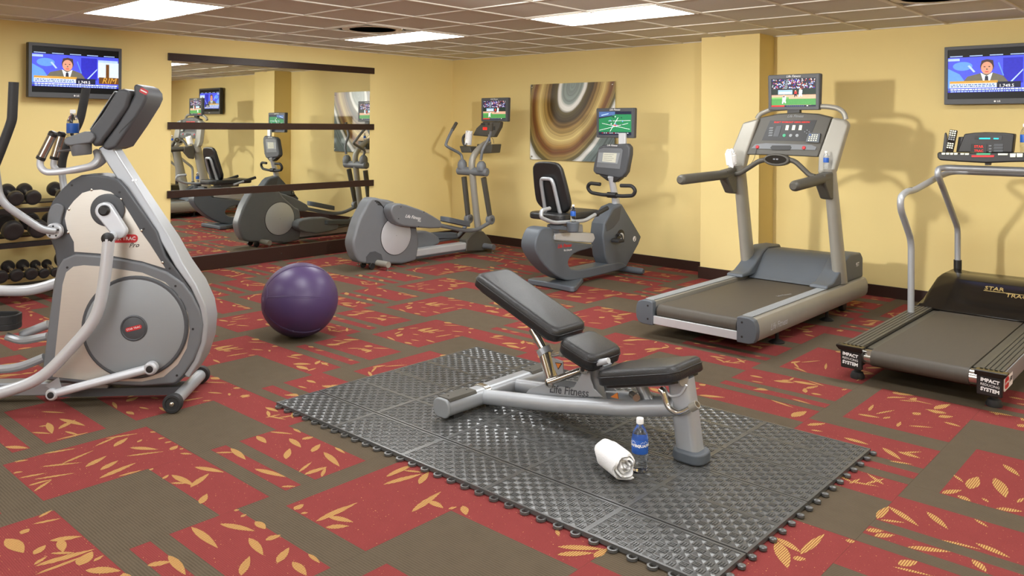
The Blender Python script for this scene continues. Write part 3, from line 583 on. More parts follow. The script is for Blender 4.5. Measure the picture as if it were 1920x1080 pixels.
# cranks, links, levers and pedals on both sides
hy, hz = E1.side(*A(640, 870), .1)
for sg in (1, -1):
    X = lambda v: sg * v
    fl = 0 if sg > 0 else 1
    dsc = MB().lathe([(.083, 0), (.083, .012), (.075, .016), (.055, .016)], (X(.091), hy, hz), (sg, 0, 0), 36).build('crank_disc', 'dgrey', e1)
    if sg > 0: q0, q1 = E1.side(*A(622, 872), .15), E1.side(*A(700, 1000), .16)
    else: q0 = (hy, hz); q1 = (hy - .02, hz + .13)
    k0, k1 = (hy, hz), q1
    d = (Vector(k1) - Vector(k0)).normalized(); nn = Vector((-d.y, d.x)); arm = []
    for a in range(13): t = math.pi * a / 12; arm.append(Vector(k0) + (nn * math.cos(t) - d * math.sin(t)) * .043)
    for a in range(13): t = math.pi * a / 12; arm.append(Vector(k1) + (-nn * math.cos(t) + d * math.sin(t)) * .036)
    ca = MB().prism([tuple(p) for p in arm], X(.108), X(.150)).build('crank_arm', 'lsilver', e1, bevel=.008, seg=3)
    MB().lathe([(.027, 0), (.027, .010), (.018, .018)], (X(.15), q0[0], q0[1]), (sg, 0, 0), 20).build('crank_cap', 'black', ca)
    kn = E1.side(*B(612, 18), .2) if sg > 0 else q1
    MB().cyl((X(.14), kn[0] + .02 * 0, kn[1]), (X(.19), kn[0], kn[1]), .024, n=20).build('crank_pin', 'lsilver', ca)
    MB().lathe([(.026, -.012), (.029, .0), (.028, .012), (.015, .020)], (X(.212), kn[0], kn[1]), (sg, 0, 0), 20).build('crank_cap', 'black', ca)
    if sg > 0:
        path = [E1.p3(*B(612, 22), .205), E1.p3(*B(590, 250), .205), E1.p3(*B(548, 470), .205), E1.p3(*B(400, 640), .21), E1.p3(*B(235, 812), .215), E1.p3(*B(0, 895), .22), E1.p3(*B(-330, 965), .22)]
        lk = [E1.p3(*B(297, 895), .185), E1.p3(*B(850, 750), .155)]
        gus = [B(325, 805), B(342, 862), B(297, 885), B(255, 850)]
    else:
        path = [(X(.205), kn[0], kn[1]), (X(.205), kn[0] - .03, kn[1] - .18), (X(.205), kn[0] - .07, kn[1] - .36), (X(.21), kn[0] - .26, kn[1] - .52), (X(.21), kn[0] - .5, kn[1] - .6), (X(.22), kn[0] - 1.1, kn[1] - .58)]
        lk = [(X(.18), kn[0] - .12, kn[1] - .66), (X(.155), dc[0] + .10, dc[1] - .19)]
    # keep the lever above the floor
    path = [(a, b, max(c, .06)) for a, b, c in path]
    MB().tube(path, [.027, .030, .030, .030, .030, .028, .026], 14, fil=.09) if False else None
    sw = MB().tube(path, .0285, 14, fil=.09).build('swing_arm', 'lsilver', e1)
    lr = MB().tube([(a, b, max(c, .05)) for a, b, c in lk], [.021, .023], 14).build('link_rod', 'lsilver', e1)
    for (a, b, c), r in zip(lk, (.030, .033)):
        MB().lathe([(r * .8, -.024), (r, -.016), (r, .014), (r * .75, .024)], (a, b, max(c, .05)), (sg, 0, 0), 20).build('rod_end', 'lsilver', lr)
        MB().lathe([(r * .55, 0), (r * .5, .004), (r * .2, .005)], (a + X(.024), b, max(c, .05)), (sg, 0, 0), 14).build('bolt', 'black', lr)
    if sg > 0:
        MB().prism([E1.side(*g, .19) for g in gus], .180, .19).build('gusset', 'silver', sw)
    # pedal
    if sg > 0:
     pe = path[-1] if sg > 0 else path[-2]
     py = pe[1] - (.05 if sg > 0 else .25); pz = pe[2] + .07
     mb = MB(); out = rrect(.15, .36, .06, 6); inn = rrect(.12, .32, .05, 6)
     mb.prism([(pe[0] + x, py + y) for x, y in out], pz, pz + .025, 2); mb.ring([(pe[0] + x, py + y) for x, y in out], [(pe[0] + x, py + y) for x, y in inn], pz + .02, pz + .06, 2)
     mb.build('pedal', 'rubber', e1, bevel=.005)
     MB().box(pe[0] - .02, pe[0] + .02, py - .1, py + .1, pe[2] - .01, pz + .004).build('pedal_bracket', 'silver', e1)
    # moving handle
    if sg > 0:
        hub = E1.side(*D(478, 485), .12)
        lev = [E1.p3(*D(478, 485), .15), E1.p3(*D(370, 472), .19), E1.p3(*D(230, 380), .22), E1.p3(*D(55, 262), .25), E1.p3(*D(-5, 180), .26), E1.p3(*D(-25, 60), .265), E1.p3(*A(-30, 600), .27)]
        grip = [E1.p3(*A(-30, 600), .27), E1.p3(*A(10, 500), .27), E1.p3(*A(58, 372), .27), E1.p3(*A(72, 330), .27), E1.p3(*A(82, 108), .27)]
    else:
        hub = E1.side(*D(478, 485), .12)
        lev = [(-.15, hub[0], hub[1]), E1.p3(*A(420, 940), -.2), E1.p3(*A(380, 740), -.27), E1.p3(*A(366, 620), -.27)]
        grip = [E1.p3(*A(366, 620), -.27), E1.p3(*A(372, 560), -.27), E1.p3(*A(400, 480), -.27), E1.p3(*A(475, 340), -.27), E1.p3(*A(492, 260), -.27), E1.p3(*A(514, 142), -.27)]
    pv = MB().lathe([(.04, 0), (.04, .022), (.034, .03)], (X(.104), hub[0], hub[1]), (sg, 0, 0), 28).build('lever_pivot', 'lsilver', e1)
    for k in range(5):
        t = 2 * math.pi * k / 5 + .3; MB().lathe([(.005, -.002), (.005, .0015)], (X(.134), hub[0] + .026 * math.cos(t), hub[1] + .026 * math.sin(t)), (sg, 0, 0), 8).build('bolt_hole', 'black', pv)
    MB().tube(lev, .0185, 14, fil=.07).build('lever', 'silver', e1)
    MB().tube(grip, .0225, 14, fil=.07).build('lever_grip', 'rubber', e1)
    # fixed handlebar
    xo = .10 if sg > 0 else -.10
    o1 = (0, 0) if sg > 0 else None
    if sg > 0: hb = [(650, 775, .03), (672, 850, .06), (605, 925, .10), (300, 985, .14), (135, 990, .15), (78, 925, .15), (88, 850, .15)]; gp = [(88, 850, .15), (215, 598, .15)]
    else: hb = [(700, 790, -.03), (740, 855, -.05), (660, 925, -.09), (420, 975, -.12), (255, 975, -.13), (215, 925, -.13), (225, 850, -.13)]; gp = [(225, 850, -.13), (298, 602, -.13)]
    MB().tube([E1.p3(*K(a, b), x) for a, b, x in hb], .0165, 14, fil=.06).build('handlebar', 'lsilver', e1)
    g0, g1 = [Vector(E1.p3(*K(a, b), x)) for a, b, x in gp]
    hg = MB().cyl(g0, g1, .0215, n=18).build('pulse_grip', 'chrome', e1)
    d = (g1 - g0).normalized()
    MB().tube([g1 - d * .012, g1 + d * .004, g1 + d * .012], [.0225, .0225, .014], 18).build('grip_cap', 'black', hg)
    MB().tube([g0 - d * .004, g0 + d * .012], .0225, 18).build('grip_cap', 'black', hg)
# console
cs = S(K, [(575, 560), (700, 405), (835, 190), (870, 152), (920, 142), (975, 160), (1000, 190), (960, 330), (800, 560), (690, 700), (620, 740), (585, 660)], .12)
con = MB().prism(cs, -.17, .12).build('console', 'dgrey', e1, bevel=.018, seg=3)
cb = S(K, [(1020, 100), (1060, 96), (1120, 122), (1160, 175), (1166, 235), (1130, 315), (1000, 520), (850, 735), (765, 765), (700, 745), (720, 690), (860, 500), (985, 290), (1030, 200)], .10)
MB().prism(cb, -.15, .10).build('console_back', 'dgrey', con, bevel=.016, seg=3)
cf = S(K, [(585, 555), (840, 170), (880, 148)], .124)
f0, f1 = Vector((0, *E1.side(*K(590, 560), .1))), Vector((0, *E1.side(*K(842, 172), .1)))
MB().loft([[f + Vector((x, 0, 0)) + Vector((0, -.006, .004)) * k for x, k in ((-.15, 0), (.105, 0), (.095, 1), (-.14, 1))] for f in (f0, f1)]).build('console_face', 'lgrey', con, bevel=.002)
y, z = E1.side(*K(1130, 168), .104)
bd = MB().prism([(y + a * .9 + b * .45, z - a * .45 + b * .9) for a, b in rrect(.042, .026, .008)], .1005, .1025).build('badge', 'red', con)
MB().prism([(y + a * .9 + b * .45, z - a * .45 + b * .9) for a, b in rrect(.034, .006, .002)], .1025, .103).build('badge_line', 'wprint', bd)
vm = MB()
for i in range(9):
    for k in range(6):
        yv, zv = E1.side(*K(905 + i * 13 - k * 4 + i * 3, 560 - i * 16 + k * 6), .1005); vm.lathe([(.0022, -.001), (.0022, .0012)], (.1, yv, zv), (1, 0, 0), 6)
tag(vm.build('vent_holes', 'black', con), kind='stuff')
# tray and cup holder
tr = S(K, [(330, 670), (345, 640), (540, 575), (620, 585), (640, 640), (600, 690), (400, 720), (345, 708)], .13)
MB().prism(tr, .02, .145).build('tray', 'mgrey', e1, bevel=.012, seg=3)
cy0, cz0 = E1.side(*K(512, 690), .09); cy1, cz1 = E1.side(*K(505, 815), .09)
MB().lathe([(.042, 0), (.046, .005), (.052, cz0 - cz1)], (.09, (cy0 + cy1) / 2, cz1), (0, -.12, 1), 28).build('cup_holder', 'mgrey', e1)
# frame: rail to the rear, front transverse tube with rollers, rear foot
by, bz = E1.side(*B(232, 800), 0)
MB().box(-.045, .045, by - 1.05, by + .35, .035, .105).build('base_rail', 'silver', e1, bevel=.01)
MB().box(-.05, .05, by + .1, .0, .03, .07).build('base_plate', 'dgrey', e1)
MB().cyl((-.215, 0, .048), (.215, 0, .048), .032, n=20).build('front_tube', 'silver', e1)
for sg in (1, -1):
    wh = MB().lathe([(.030, 0), (.046, .004), (.048, .012), (.048, .032), (.044, .040), (.034, .041), (.030, .034), (.012, .034)], (sg * .213, 0, .048), (sg, 0, 0), 28).build('roller', 'rubber', e1)
    MB().lathe([(.011, .03), (.011, .042), (.006, .045)], (sg * .213, 0, .048), (sg, 0, 0), 14).build('axle', 'chrome', wh)
MB().cyl((-.28, by - 1.0, .036), (.28, by - 1.0, .036), .034, n=18).build('rear_tube', 'silver', e1)
# far pedal arms seen behind the body
MB().tube([E1.p3(*G(60, 345), -.14), E1.p3(*G(200, 392), -.14), E1.p3(*G(440, 345), -.12)], .021, 10, fil=.08).build('pedal_arm', 'silver', e1)
MB().tube([E1.p3(*G(-120, 655), .02), E1.p3(*G(170, 640), .02), E1.p3(*G(410, 540), .02)], .022, 10, fil=.08).build('pedal_arm', 'silver', e1)
MB().tube([E1.p3(*G(200, 335), -.2), E1.p3(*G(450, 235), -.2)], .024, 12).build('pedal_arm', 'silver', e1)
pc = E1.p3(*G(20, 215), -.16)
mb = MB(); out = rrect(.14, .36, .06, 6); inn = rrect(.115, .33, .05, 6)
mb.prism([(pc[0] + x, pc[1] - .09 + y) for x, y in out], pc[2] - .035, pc[2] - .0, 2); mb.ring([(pc[0] + x, pc[1] - .09 + y) for x, y in out], [(pc[0] + x, pc[1] - .09 + y) for x, y in inn], pc[2] - .005, pc[2] + .045, 2)
mb.build('pedal', 'rubber', e1, bevel=.008)
# ------------------------------------------------------------------ bottles
def bottle(label, loc, h=.21, group=None, tilt=None):
    t = thing('water_bottle', label, 'bottle', loc, random.uniform(0, 6), group)
    k = h / .21
    pr = [(.012, .000), (.028, .0), (.032, .004), (.0325, .05), (.031, .055), (.0325, .06), (.0325, .128), (.030, .145), (.022, .165), (.0135, .178), (.0125, .190)]
    MB().lathe([(r * k, z * k) for r, z in pr], n=24).build('shell', 'glass', t)
    MB().lathe([(.0329 * k, .072 * k), (.0331 * k, .073 * k), (.0331 * k, .127 * k), (.0329 * k, .128 * k)], n=28).build('label_wrap', 'label', t)
    MB().lathe([(.0145 * k, .186 * k), (.015 * k, .188 * k), (.015 * k, .205 * k), (.0135 * k, .208 * k), (.004, .208 * k)], n=20).build('cap', 'white', t)
    return t
ls_ = S(K, [(330, 760), (560, 735), (565, 757), (335, 780)], -.07)
MB().prism(ls_, -.125, .018).build('tray_shelf', 'mgrey', e1, bevel=.004)
q = E1.p3(*K(412, 600), -.07); wq = E1.o - E1.N * .07 + E1.F * q[1]
bottle('water bottle with white cap standing on the tray of the near elliptical', (wq.x, wq.y, E1.side(*K(412, 716), -.07)[1]), .19, 'water bottles')
# ================================================================== monitors shared by three machines
def logo(parent, o, right, up, width, m='wprint', n='logo'):
    return text(n, 'Life Fitness', .03, o, right, up, m, parent, shear=.35, width=width)
def sport(parent, o, right, up, w, h, n, kind):
    p = Pic(o, right, up, w, h, n); rr = random.Random(11 if kind == 'ball' else 4)
    if kind == 'ball':
        p.rect('p_crowd', 0, .6, 1, 1, 1); p.rect('p_wall', 0, .42, 1, .62, 2); p.rect('p_sign', .15, .44, .48, .60, 3); p.rect('p_strip', .17, .46, .46, .53, 4); p.rect('p_dirt', 0, .24, 1, .43, 2); p.rect('p_grass', 0, .05, 1, .28, 3); p.rect('p_grass2', 0, .28, .4, .34, 3)
        for _ in range(230):
            x, y = rr.uniform(.01, .97), rr.uniform(.64, .97); p.rect(rr.choice(('p_white', 'p_pale', 'p_skin', 'p_red', 'p_dblue', 'p_strip')), x, y, x + .018, y + .028, 2)
        p.poly('p_black', [(.28, .62), (.36, .62), (.38, 1), (.32, 1)], 3)
        for i in range(7): p.rect('p_strip', .29 + .008 * i, .65 + .05 * i, .36 + .004 * i, .665 + .05 * i, 4)
        def man(x, y, s, top, leg, k=6):
            p.ell('p_skin', x, y + .26 * s, .022 * s, .03 * s, k + 1); p.poly(top, [(x - .04 * s, y + .1 * s), (x + .04 * s, y + .1 * s), (x + .045 * s, y + .22 * s), (x - .03 * s, y + .24 * s)], k)
            p.poly(leg, [(x - .035 * s, y + .11 * s), (x + .03 * s, y + .11 * s), (x + .045 * s, y - .02), (x + .02 * s, y - .02), (x, y + .05 * s), (x - .025 * s, y - .04), (x - .045 * s, y - .04)], k)
        man(.29, .15, 1.0, 'p_white', 'p_white'); man(.55, .38, .7, 'p_red', 'p_dark'); man(.66, .38, .95, 'p_strip', 'p_strip'); p.ell('p_dark', .285, .36, .03, .02, 8)
        p.rect('p_dirt', .2, .03, .9, .06, 4); p.rect('p_dark', 0, 0, 1, .055, 5); p.rect('p_red', 0, 0, .3, .055, 6); p.rect('p_white', .8, .012, .83, .045, 7)
        for i in range(9): p.rect('p_tick', .35 + .045 * i, .018, .38 + .045 * i, .036, 6)
    elif kind == 'field':
        p.rect('p_turf', 0, .1, 1, 1, 1); p.poly('p_stand', [(0, .75), (.5, .86), (.5, 1), (0, 1)], 2); p.poly('p_pale', [(.08, .82), (.3, .9), (.3, .93), (.08, .86)], 3); p.poly('p_dark', [(0, .7), (.4, .8), (.42, .84), (0, .76)], 3); p.rect('p_dark', .5, .88, 1, 1, 2)
        for a, b, c, d in ((.02, .2, .9, .5), (.1, .5, .95, .25), (.35, .15, .6, .75), (.3, .6, .97, .62)):
            v = Vector((c - a, d - b)); nn = Vector((-v.y, v.x)).normalized() * .006; p.poly('p_white', [(a - nn.x, b - nn.y), (c - nn.x, d - nn.y), (c + nn.x, d + nn.y), (a + nn.x, b + nn.y)], 3)
        for _ in range(16):
            x, y = rr.uniform(.3, .8), rr.uniform(.3, .8); p.rect(rr.choice(('p_white', 'p_dblue', 'p_dark', 'p_sky')), x, y, x + .022, y + .05, 5)
        p.ell('p_red', .52, .42, .09, .02, 4); p.rect('p_dark', 0, 0, 1, .13, 5)
        for i in range(14): p.rect('p_white' if i % 3 else 'p_red', .1 + .06 * i, .07, .13 + .06 * i, .095, 6)
    else: return news(parent, o, right, up, w, h, n)
    return p.build(parent, 'screen')
def monitor(fr, parent, px, py, kind, tilt=0):
    """px: pixel corners (left, top, right, bottom) of the casing on the plane y = py of frame fr; the screen faces -y"""
    l, t, r, b = px
    x0, z1 = fr.front(l, t, py); x1, _ = fr.front(r, t, py); _, z0 = fr.front(l, b, py)
    w, h = x1 - x0, z1 - z0; cx_ = (x0 + x1) / 2
    case = MB().prism([(cx_ + x * (1 + .03 * (z > 0)), (z0 + z1) / 2 + z) for x, z in rrect(w, h, .012)], py, py + .045, 1).build('monitor', 'dgrey', parent, bevel=.006)
    MB().prism([(cx_ + x, (z0 + z1) / 2 + z) for x, z in rrect(w * .8, h * .7, .02)], py + .045, py + .065, 1).build('monitor_back', 'dgrey', case, bevel=.006)
    m = .028
    MB().ring([(x0 + .003, z0 + .003), (x1 - .003, z0 + .003), (x1 - .003, z1 - .003), (x0 + .003, z1 - .003)], [(x0 + m, z0 + m), (x1 - m, z0 + m), (x1 - m, z1 - m * 1.25), (x0 + m, z1 - m * 1.25)], py - .006, py + .001, 1).build('monitor_bezel', 'dgrey', case, bevel=.002)
    s = sport(case, (x0 + m, py - .001, z0 + m), (1, 0, 0), (0, 0, 1), w - 2 * m, h - 2.25 * m, (0, -1, 0), kind)
    logo(case, (cx_, py - .0066, z1 - m * .6), (1, 0, 0), (0, 0, 1), w * .28)
    return case, (x0, x1, z0, z1)
def towelroll(label, loc, axis, r, L, group=None):
    t = MB(); ax = Vector(axis).normalized(); h = Vector((0, 0, 1)); u = (h - ax * h.dot(ax)).normalized(); v = ax.cross(u); c = Vector((0, 0, 0))
    # spiral strip with thickness
    n = 90; turns = 3.6; th = r / turns * .44; rnd_ = random.Random(2); rings = []
    for k in range(n + 1):
        a = 2 * math.pi * turns * k / n; rr_ = r * (.16 + .84 * k / n) * (1 + .02 * math.sin(a * 3.3)); d = u * math.cos(a) + v * math.sin(a)
        e = .012 * math.sin(a * 1.7) + .006 * math.sin(a * 5.1)
        rings.append([d * (rr_ - th) - ax * (L / 2 + e), d * rr_ - ax * (L / 2 - .006 + e), d * rr_ + ax * (L / 2 - .006 + e), d * (rr_ - th) + ax * (L / 2 + e)])
    t.loft(rings); t.cyl(-ax * (L / 2 - .03), ax * (L / 2 - .03), r * .9, n=28)
    o = t.build('rolled_towel', 'towel', None, bevel=.006, ang=60); o.location = loc
    return tag(o, label, 'towel', group)
# ================================================================== far elliptical by the corner
E2 = Frame(-6.53, 5.13, 90)
Mc = crop(640, 160, 3.0); Mz = crop(860, 170, 6.75)
e2 = thing('elliptical_trainer', 'grey elliptical trainer with swing handles and a small screen, in the room corner', 'elliptical', E2.o, E2.rz)
S2 = lambda c, pts, x: [E2.side(*c(*p), x) for p in pts]
bx = .075
hs = S2(Mc, [(425, 985), (428, 800), (400, 770), (330, 700), (300, 655), (230, 640), (172, 633), (135, 690), (100, 760), (76, 840), (66, 885), (72, 930), (95, 985), (130, 1003), (250, 1003)], bx)
hsg = MB().prism(smooth_poly(hs, 2), -.075, bx).build('rear_housing', 'mgrey', e2, bevel=.028, seg=4)
cc = E2.side(*Mc(308, 845), bx); rr0 = (E2.side(*Mc(392, 845), bx)[0] - E2.side(*Mc(225, 845), bx)[0]) / 2
for sg in (1, -1):
    cv = MB().lathe([(rr0 + .006, -.002), (rr0 + .006, .002)], (sg * bx, *cc), (sg, 0, 0), 40).build('disc_gap', 'black', hsg)
    MB().lathe([(rr0, 0), (rr0, .004), (rr0 - .008, .007)], (sg * bx, *cc), (sg, 0, 0), 40).build('disc_cover', 'lsilver', hsg)
    MB().lathe([(.003, .006), (.003, .008)], (sg * bx, *cc), (sg, 0, 0), 8).build('screw', 'black', hsg)
for i in range(3):
    y0, z0 = E2.side(*Mc(188 + i * 8, 650 + i * 10), bx)
    MB().tube([(bx + .001, y0, z0), (bx + .001, y0 + .05, z0 - .008), (bx + .001, y0 + .085, z0 - .045)], .005, 8, fil=.03).build('vent_slot', 'black', hsg)
arch = S2(Mc, [(140, 1000), (138, 965), (160, 938), (190, 932), (225, 950), (238, 1000)], bx)
MB().prism(arch, bx - .01, bx + .003).build('wheel_arch', 'dgrey', hsg, bevel=.003)
# rear stabiliser with feet and wheels
MB().cyl((-.25, .02, .062), (.25, .02, .062), .030, n=20).build('rear_stabilizer', 'wsilver', e2)
for sg in (1, -1):
    MB().lathe([(.020, 0), (.020, .006), (.007, .008), (.006, .034)], (sg * .235, .02, 0), (0, 0, 1), 16).build('levelling_foot', 'chrome', e2)
    MB().lathe([(.03, -.012), (.034, -.008), (.034, .008), (.03, .012)], (sg * .07, -.045, .036), (1, 0, 0), 20).build('wheel', 'black', e2)
yf = E2.side(*Mc(820, 905), .0)[0]
# main rail
r0, r1 = E2.side(*Mc(420, 945), .05), E2.side(*Mc(752, 905), .05)
MB().box(-.055, .055, r0[0] - .15, r1[0] + .03, .055, .135).build('main_rail', 'lsilver', e2, bevel=.018, seg=4)
MB().box(-.045, .045, r0[0] - .15, r1[0] + .05, .035, .06).build('rail_base', 'dgrey', e2)
fbm = S2(Mc, [(705, 870), (735, 838), (762, 815), (800, 822), (835, 862), (855, 905), (800, 930), (700, 935)], .06)
MB().prism(fbm, -.065, .065).build('mast_base', 'olive', e2, bevel=.015, seg=3)
fy = 1.57
MB().cyl((-.2, fy, .07), (.215, fy, .07), .032, n=20).build('front_stabilizer', 'mgrey', e2)
for sg in (1, -1): MB().lathe([(.02, 0), (.02, .006), (.007, .008), (.006, .04)], (sg * .19, fy, 0), (0, 0, 1), 16).build('levelling_foot', 'chrome', e2)
# mast
mast = [E2.p3(*Mc(773, 835), 0), E2.p3(*Mc(755, 680), 0), E2.p3(*Mc(738, 500), 0), E2.p3(*Mc(735, 430), 0), E2.p3(*Mc(752, 385), 0), E2.p3(*Mc(790, 345), 0), E2.p3(*Mc(830, 320), 0)]
MB().tube(spline(mast, 4), .038, 16).build('mast', 'wsilver', e2)
pz = E2.side(*Mc(738, 484), 0)
xs = (-.185, .185)
cx_p = MB().tube([(-.235, pz[0], pz[1]), (-.22, pz[0], pz[1]), (.22, pz[0], pz[1]), (.235, pz[0], pz[1])], [.028, .048, .048, .028], 20).build('pivot_beam', 'mgrey', e2)
for sg, top, hb in ((-1, (680, 445), [(680, 420), (668, 385), (597, 345), (591, 322), (618, 262), (645, 215)]), (1, (788, 455), [(785, 420), (795, 365), (828, 300), (840, 270), (845, 215)])):
    x = sg * .165
    y_, z_ = E2.side(*Mc(*top), x)
    MB().lathe([(.052, -.05), (.056, -.01), (.05, .025), (.032, .05), (.02, .058)], (x, y_, z_ + .0), (0, 0, 1), 20).build('pivot_boot', 'mgrey', cx_p)
    pts = [E2.p3(*Mc(*p), x * (1 + .15 * i)) for i, p in enumerate(hb)]
    lever = MB().tube(spline(pts, 4), .0165, 12).build('swing_handle', 'mgrey', e2)
    d = (Vector(pts[-1]) - Vector(pts[-2])); MB().tube([Vector(pts[-1]) - d * .75, Vector(pts[-1]) + d.normalized() * .01], .02, 12).build('handle_grip', 'olive', lever)
    lo = ((690, 515), (713, 735)) if sg < 0 else ((800, 520), (835, 735))
    a, b = E2.p3(*Mc(*lo[0]), x), E2.p3(*Mc(*lo[1]), x)
    MB().tube([a, b], [.036, .034], 14, flat=.75).build('swing_arm', 'olive', e2)
    jy, jz = E2.side(*Mc(*((716, 750) if sg < 0 else (838, 755))), x)
    jt = MB().lathe([(.045, -.03), (.055, -.022), (.055, .022), (.045, .03)], (x, jy, jz), (1, 0, 0), 24).build('arm_joint', 'mgrey', e2)
    MB().lathe([(.02, 0), (.02, .004)], (x + .03, jy, jz), (1, 0, 0), 14).build('joint_cap', 'dgrey', jt)
    # pedal lever back to the crank cover
    if sg > 0:
        pth = [E2.p3(*Mc(838, 770), x), E2.p3(*Mc(765, 812), x), E2.p3(*Mc(700, 818), x), E2.p3(*Mc(540, 785), x)]
        cvr = S2(Mc, [(282, 735), (274, 705), (286, 675), (330, 664), (400, 685), (470, 711), (540, 752), (556, 766), (555, 803), (430, 800), (340, 790), (300, 768)], x + .03)
    else:
        pth = [(x, jy, jz - .03), E2.p3(*Mc(660, 850), x), E2.p3(*Mc(560, 870), x), E2.p3(*Mc(400, 900), x)]
        cvr = S2(Mc, [(300, 900), (290, 860), (320, 830), (450, 815), (520, 850), (520, 890), (400, 920)], x)
    MB().tube(pth, .022, 12, fil=.08).build('pedal_lever', 'mgrey', e2)
    if sg > 0:
        cvo = MB().prism(smooth_poly(cvr, 2), .082, x + .05).build('crank_cover', 'mgrey', e2, bevel=.02, seg=3)
        yy, zz = E2.side(*Mc(403, 742), x + .05); text('logo', 'Life Fitness', .05, (x + .0505, yy, zz), (0, 1, -.2), (0, .2, 1), 'wprint', cvo, shear=.35, width=.21)
        yy, zz = E2.side(*Mc(437, 763), x + .05); text('logo', '91x', .03, (x + .0505, yy, zz), (0, 1, -.2), (0, .2, 1), 'wprint', cvo, shear=.35, width=.045)
        for c in ((335, 684), (465, 713), (322, 750), (435, 795)):
            yy, zz = E2.side(*Mc(*c), x + .05); MB().lathe([(.006, -.003), (.006, .001)], (x + .0505, yy, zz), (1, 0, 0), 8).build('screw_hole', 'black', cvo)
    if sg < 0: MB().prism(smooth_poly(cvr, 2), x - .05, -.082).build('crank_cover', 'mgrey', e2, bevel=.02, seg=3)
    ps = [(570, 760), (710, 790)] if sg > 0 else [(440, 855), (640, 850)]
    (ya, za), (yb, zb) = [E2.side(*Mc(*p), x) for p in ps]
    mb = MB(); ln = abs(yb - ya); out = rrect(.15, ln, .06, 6); inn = rrect(.125, ln - .03, .05, 6); yc = (ya + yb) / 2
    mb.prism([(x + a, yc + b) for a, b in out], 0, .02, 2); mb.ring([(x + a, yc + b) for a, b in out], [(x + a, yc + b) for a, b in inn], .015, .055, 2)
    sl = (zb - za) / (yb - ya)
    for i, v in enumerate(mb.v): mb.v[i] = (v[0], v[1], v[2] + za + sl * (v[1] - ya) - .01)
    mb.build('pedal', 'bgrey', e2, bevel=.006)
# console, screen, cups, towel, bottle
cyp = E2.side(*Mc(835, 245), 0)[0]
case, _ = monitor(E2, e2, (903, 184, 952, 228), cyp - .02, 'ball')
pan = [(x, z) for x, z in [E2.front(*Mc(*p), cyp) for p in ((800, 205), (898, 205), (893, 235), (862, 292), (740, 282), (762, 240))]]
cn = MB().prism(pan, cyp - .01, cyp + .05, 1).build('console', 'olive', e2, bevel=.012, seg=3)
for c in ((800, 218), (838, 218)):
    x, z = E2.front(*Mc(*c), cyp); MB().box(x - .03, x + .03, cyp - .013, cyp - .01, z - .012, z + .012).build('display', 'black', cn)
x, z = E2.front(*Mc(812, 242), cyp); MB().box(x - .032, x + .032, cyp - .014, cyp - .01, z - .018, z + .012).build('display', 'redled', cn)
x, z = E2.front(*Mc(858, 240), cyp); MB().box(x - .028, x + .028, cyp - .013, cyp - .01, z - .025, z + .02).build('keypad', 'black', cn)
tx, tz = E2.front(*Mc(790, 350), cyp)
MB().tube([E2.front(*Mc(*p), cyp - .03)[:1] + (cyp - .03,) + E2.front(*Mc(*p), cyp - .03)[1:] for p in ((707, 270), (685, 290), (684, 320), (705, 355), (760, 372))], .017, 10, fil=.05).build('fixed_handle', 'dgrey', e2)
cxz = [E2.front(*Mc(*p), cyp - .02) for p in ((700, 340), (760, 345), (770, 378), (712, 378))]
MB().prism(cxz, cyp - .13, cyp + .03, 1).build('cup_holder', 'olive', e2, bevel=.01)
cxz = [E2.front(*Mc(*p), cyp - .02) for p in ((805, 345), (886, 330), (878, 380), (810, 384))]
MB().prism(cxz, cyp - .13, cyp + .03, 1).build('cup_holder', 'olive', e2, bevel=.01)
cxz = [E2.front(*Mc(*p), cyp - .02) for p in ((765, 330), (810, 335), (815, 378), (765, 380))]
MB().prism(cxz, cyp - .03, cyp + .06, 1).build('console_bracket', 'olive', e2, bevel=.01)
ca, cb_ = [E2.front(*Mc(*p), cyp) for p in ((850, 290), (875, 312))]
MB().tube([(ca[0], cyp - .02, ca[1]), (ca[0] + .05, cyp - .04, ca[1] - .03), (cb_[0] - .02, cyp - .03, cb_[1] - .03)], .0025, 6, fil=.03).build('cable', 'black', e2)
x, z = E2.front(*Mc(725, 308), cyp - .05)
towelroll('white rolled towel tucked in the cup holder of the corner elliptical', (E2.o.x + x, E2.o.y + cyp - .08, E2.front(*Mc(730, 342), cyp - .02)[1] + .098), (.10, .0, 1), .044, .15, 'rolled towels')
x, z = E2.front(*Mc(838, 340), cyp - .01)
bt = bottle('small water bottle in the right cup holder of the corner elliptical', (E2.o.x + x + .05, E2.o.y + cyp - .085, E2.front(*Mc(842, 337), cyp - .02)[1] + .014), .11, 'water bottles')
# ================================================================== recumbent bike
BK = Frame(-4.58, 5.6, 90)
Q = crop(980, 140, 2.573)
bk = thing('recumbent_bike', 'grey recumbent exercise bike with a black backrest and a small screen', 'exercise bike', BK.o, BK.rz)
SB = lambda pts, x: [BK.side(*Q(*p), x) for p in pts]
fr_ = SB([(95, 742), (120, 736), (145, 742), (156, 772), (160, 802), (338, 818), (330, 838), (285, 850), (245, 868), (222, 900), (228, 928), (252, 940), (300, 938), (420, 912), (480, 905), (500, 930), (400, 962), (250, 993), (190, 985), (130, 945), (85, 890), (62, 840), (66, 795), (80, 760)], .085)
rf = MB().prism(smooth_poly(fr_, 2), -.085, .085).build('rear_frame', 'bgrey', bk, bevel=.018, seg=3)
y, z = BK.side(*Q(202, 826), .086); text('logo', 'Life Fitness', .05, (.0865, y, z), (0, 1, -.03), (0, 0, 1), 'red', rf, shear=.35, width=.20, bold=.001)
y, z = BK.side(*Q(218, 846), .086); text('logo', '95r Lifecycle', .03, (.0865, y, z), (0, 1, -.03), (0, 0, 1), 'wprint', rf, width=.115)
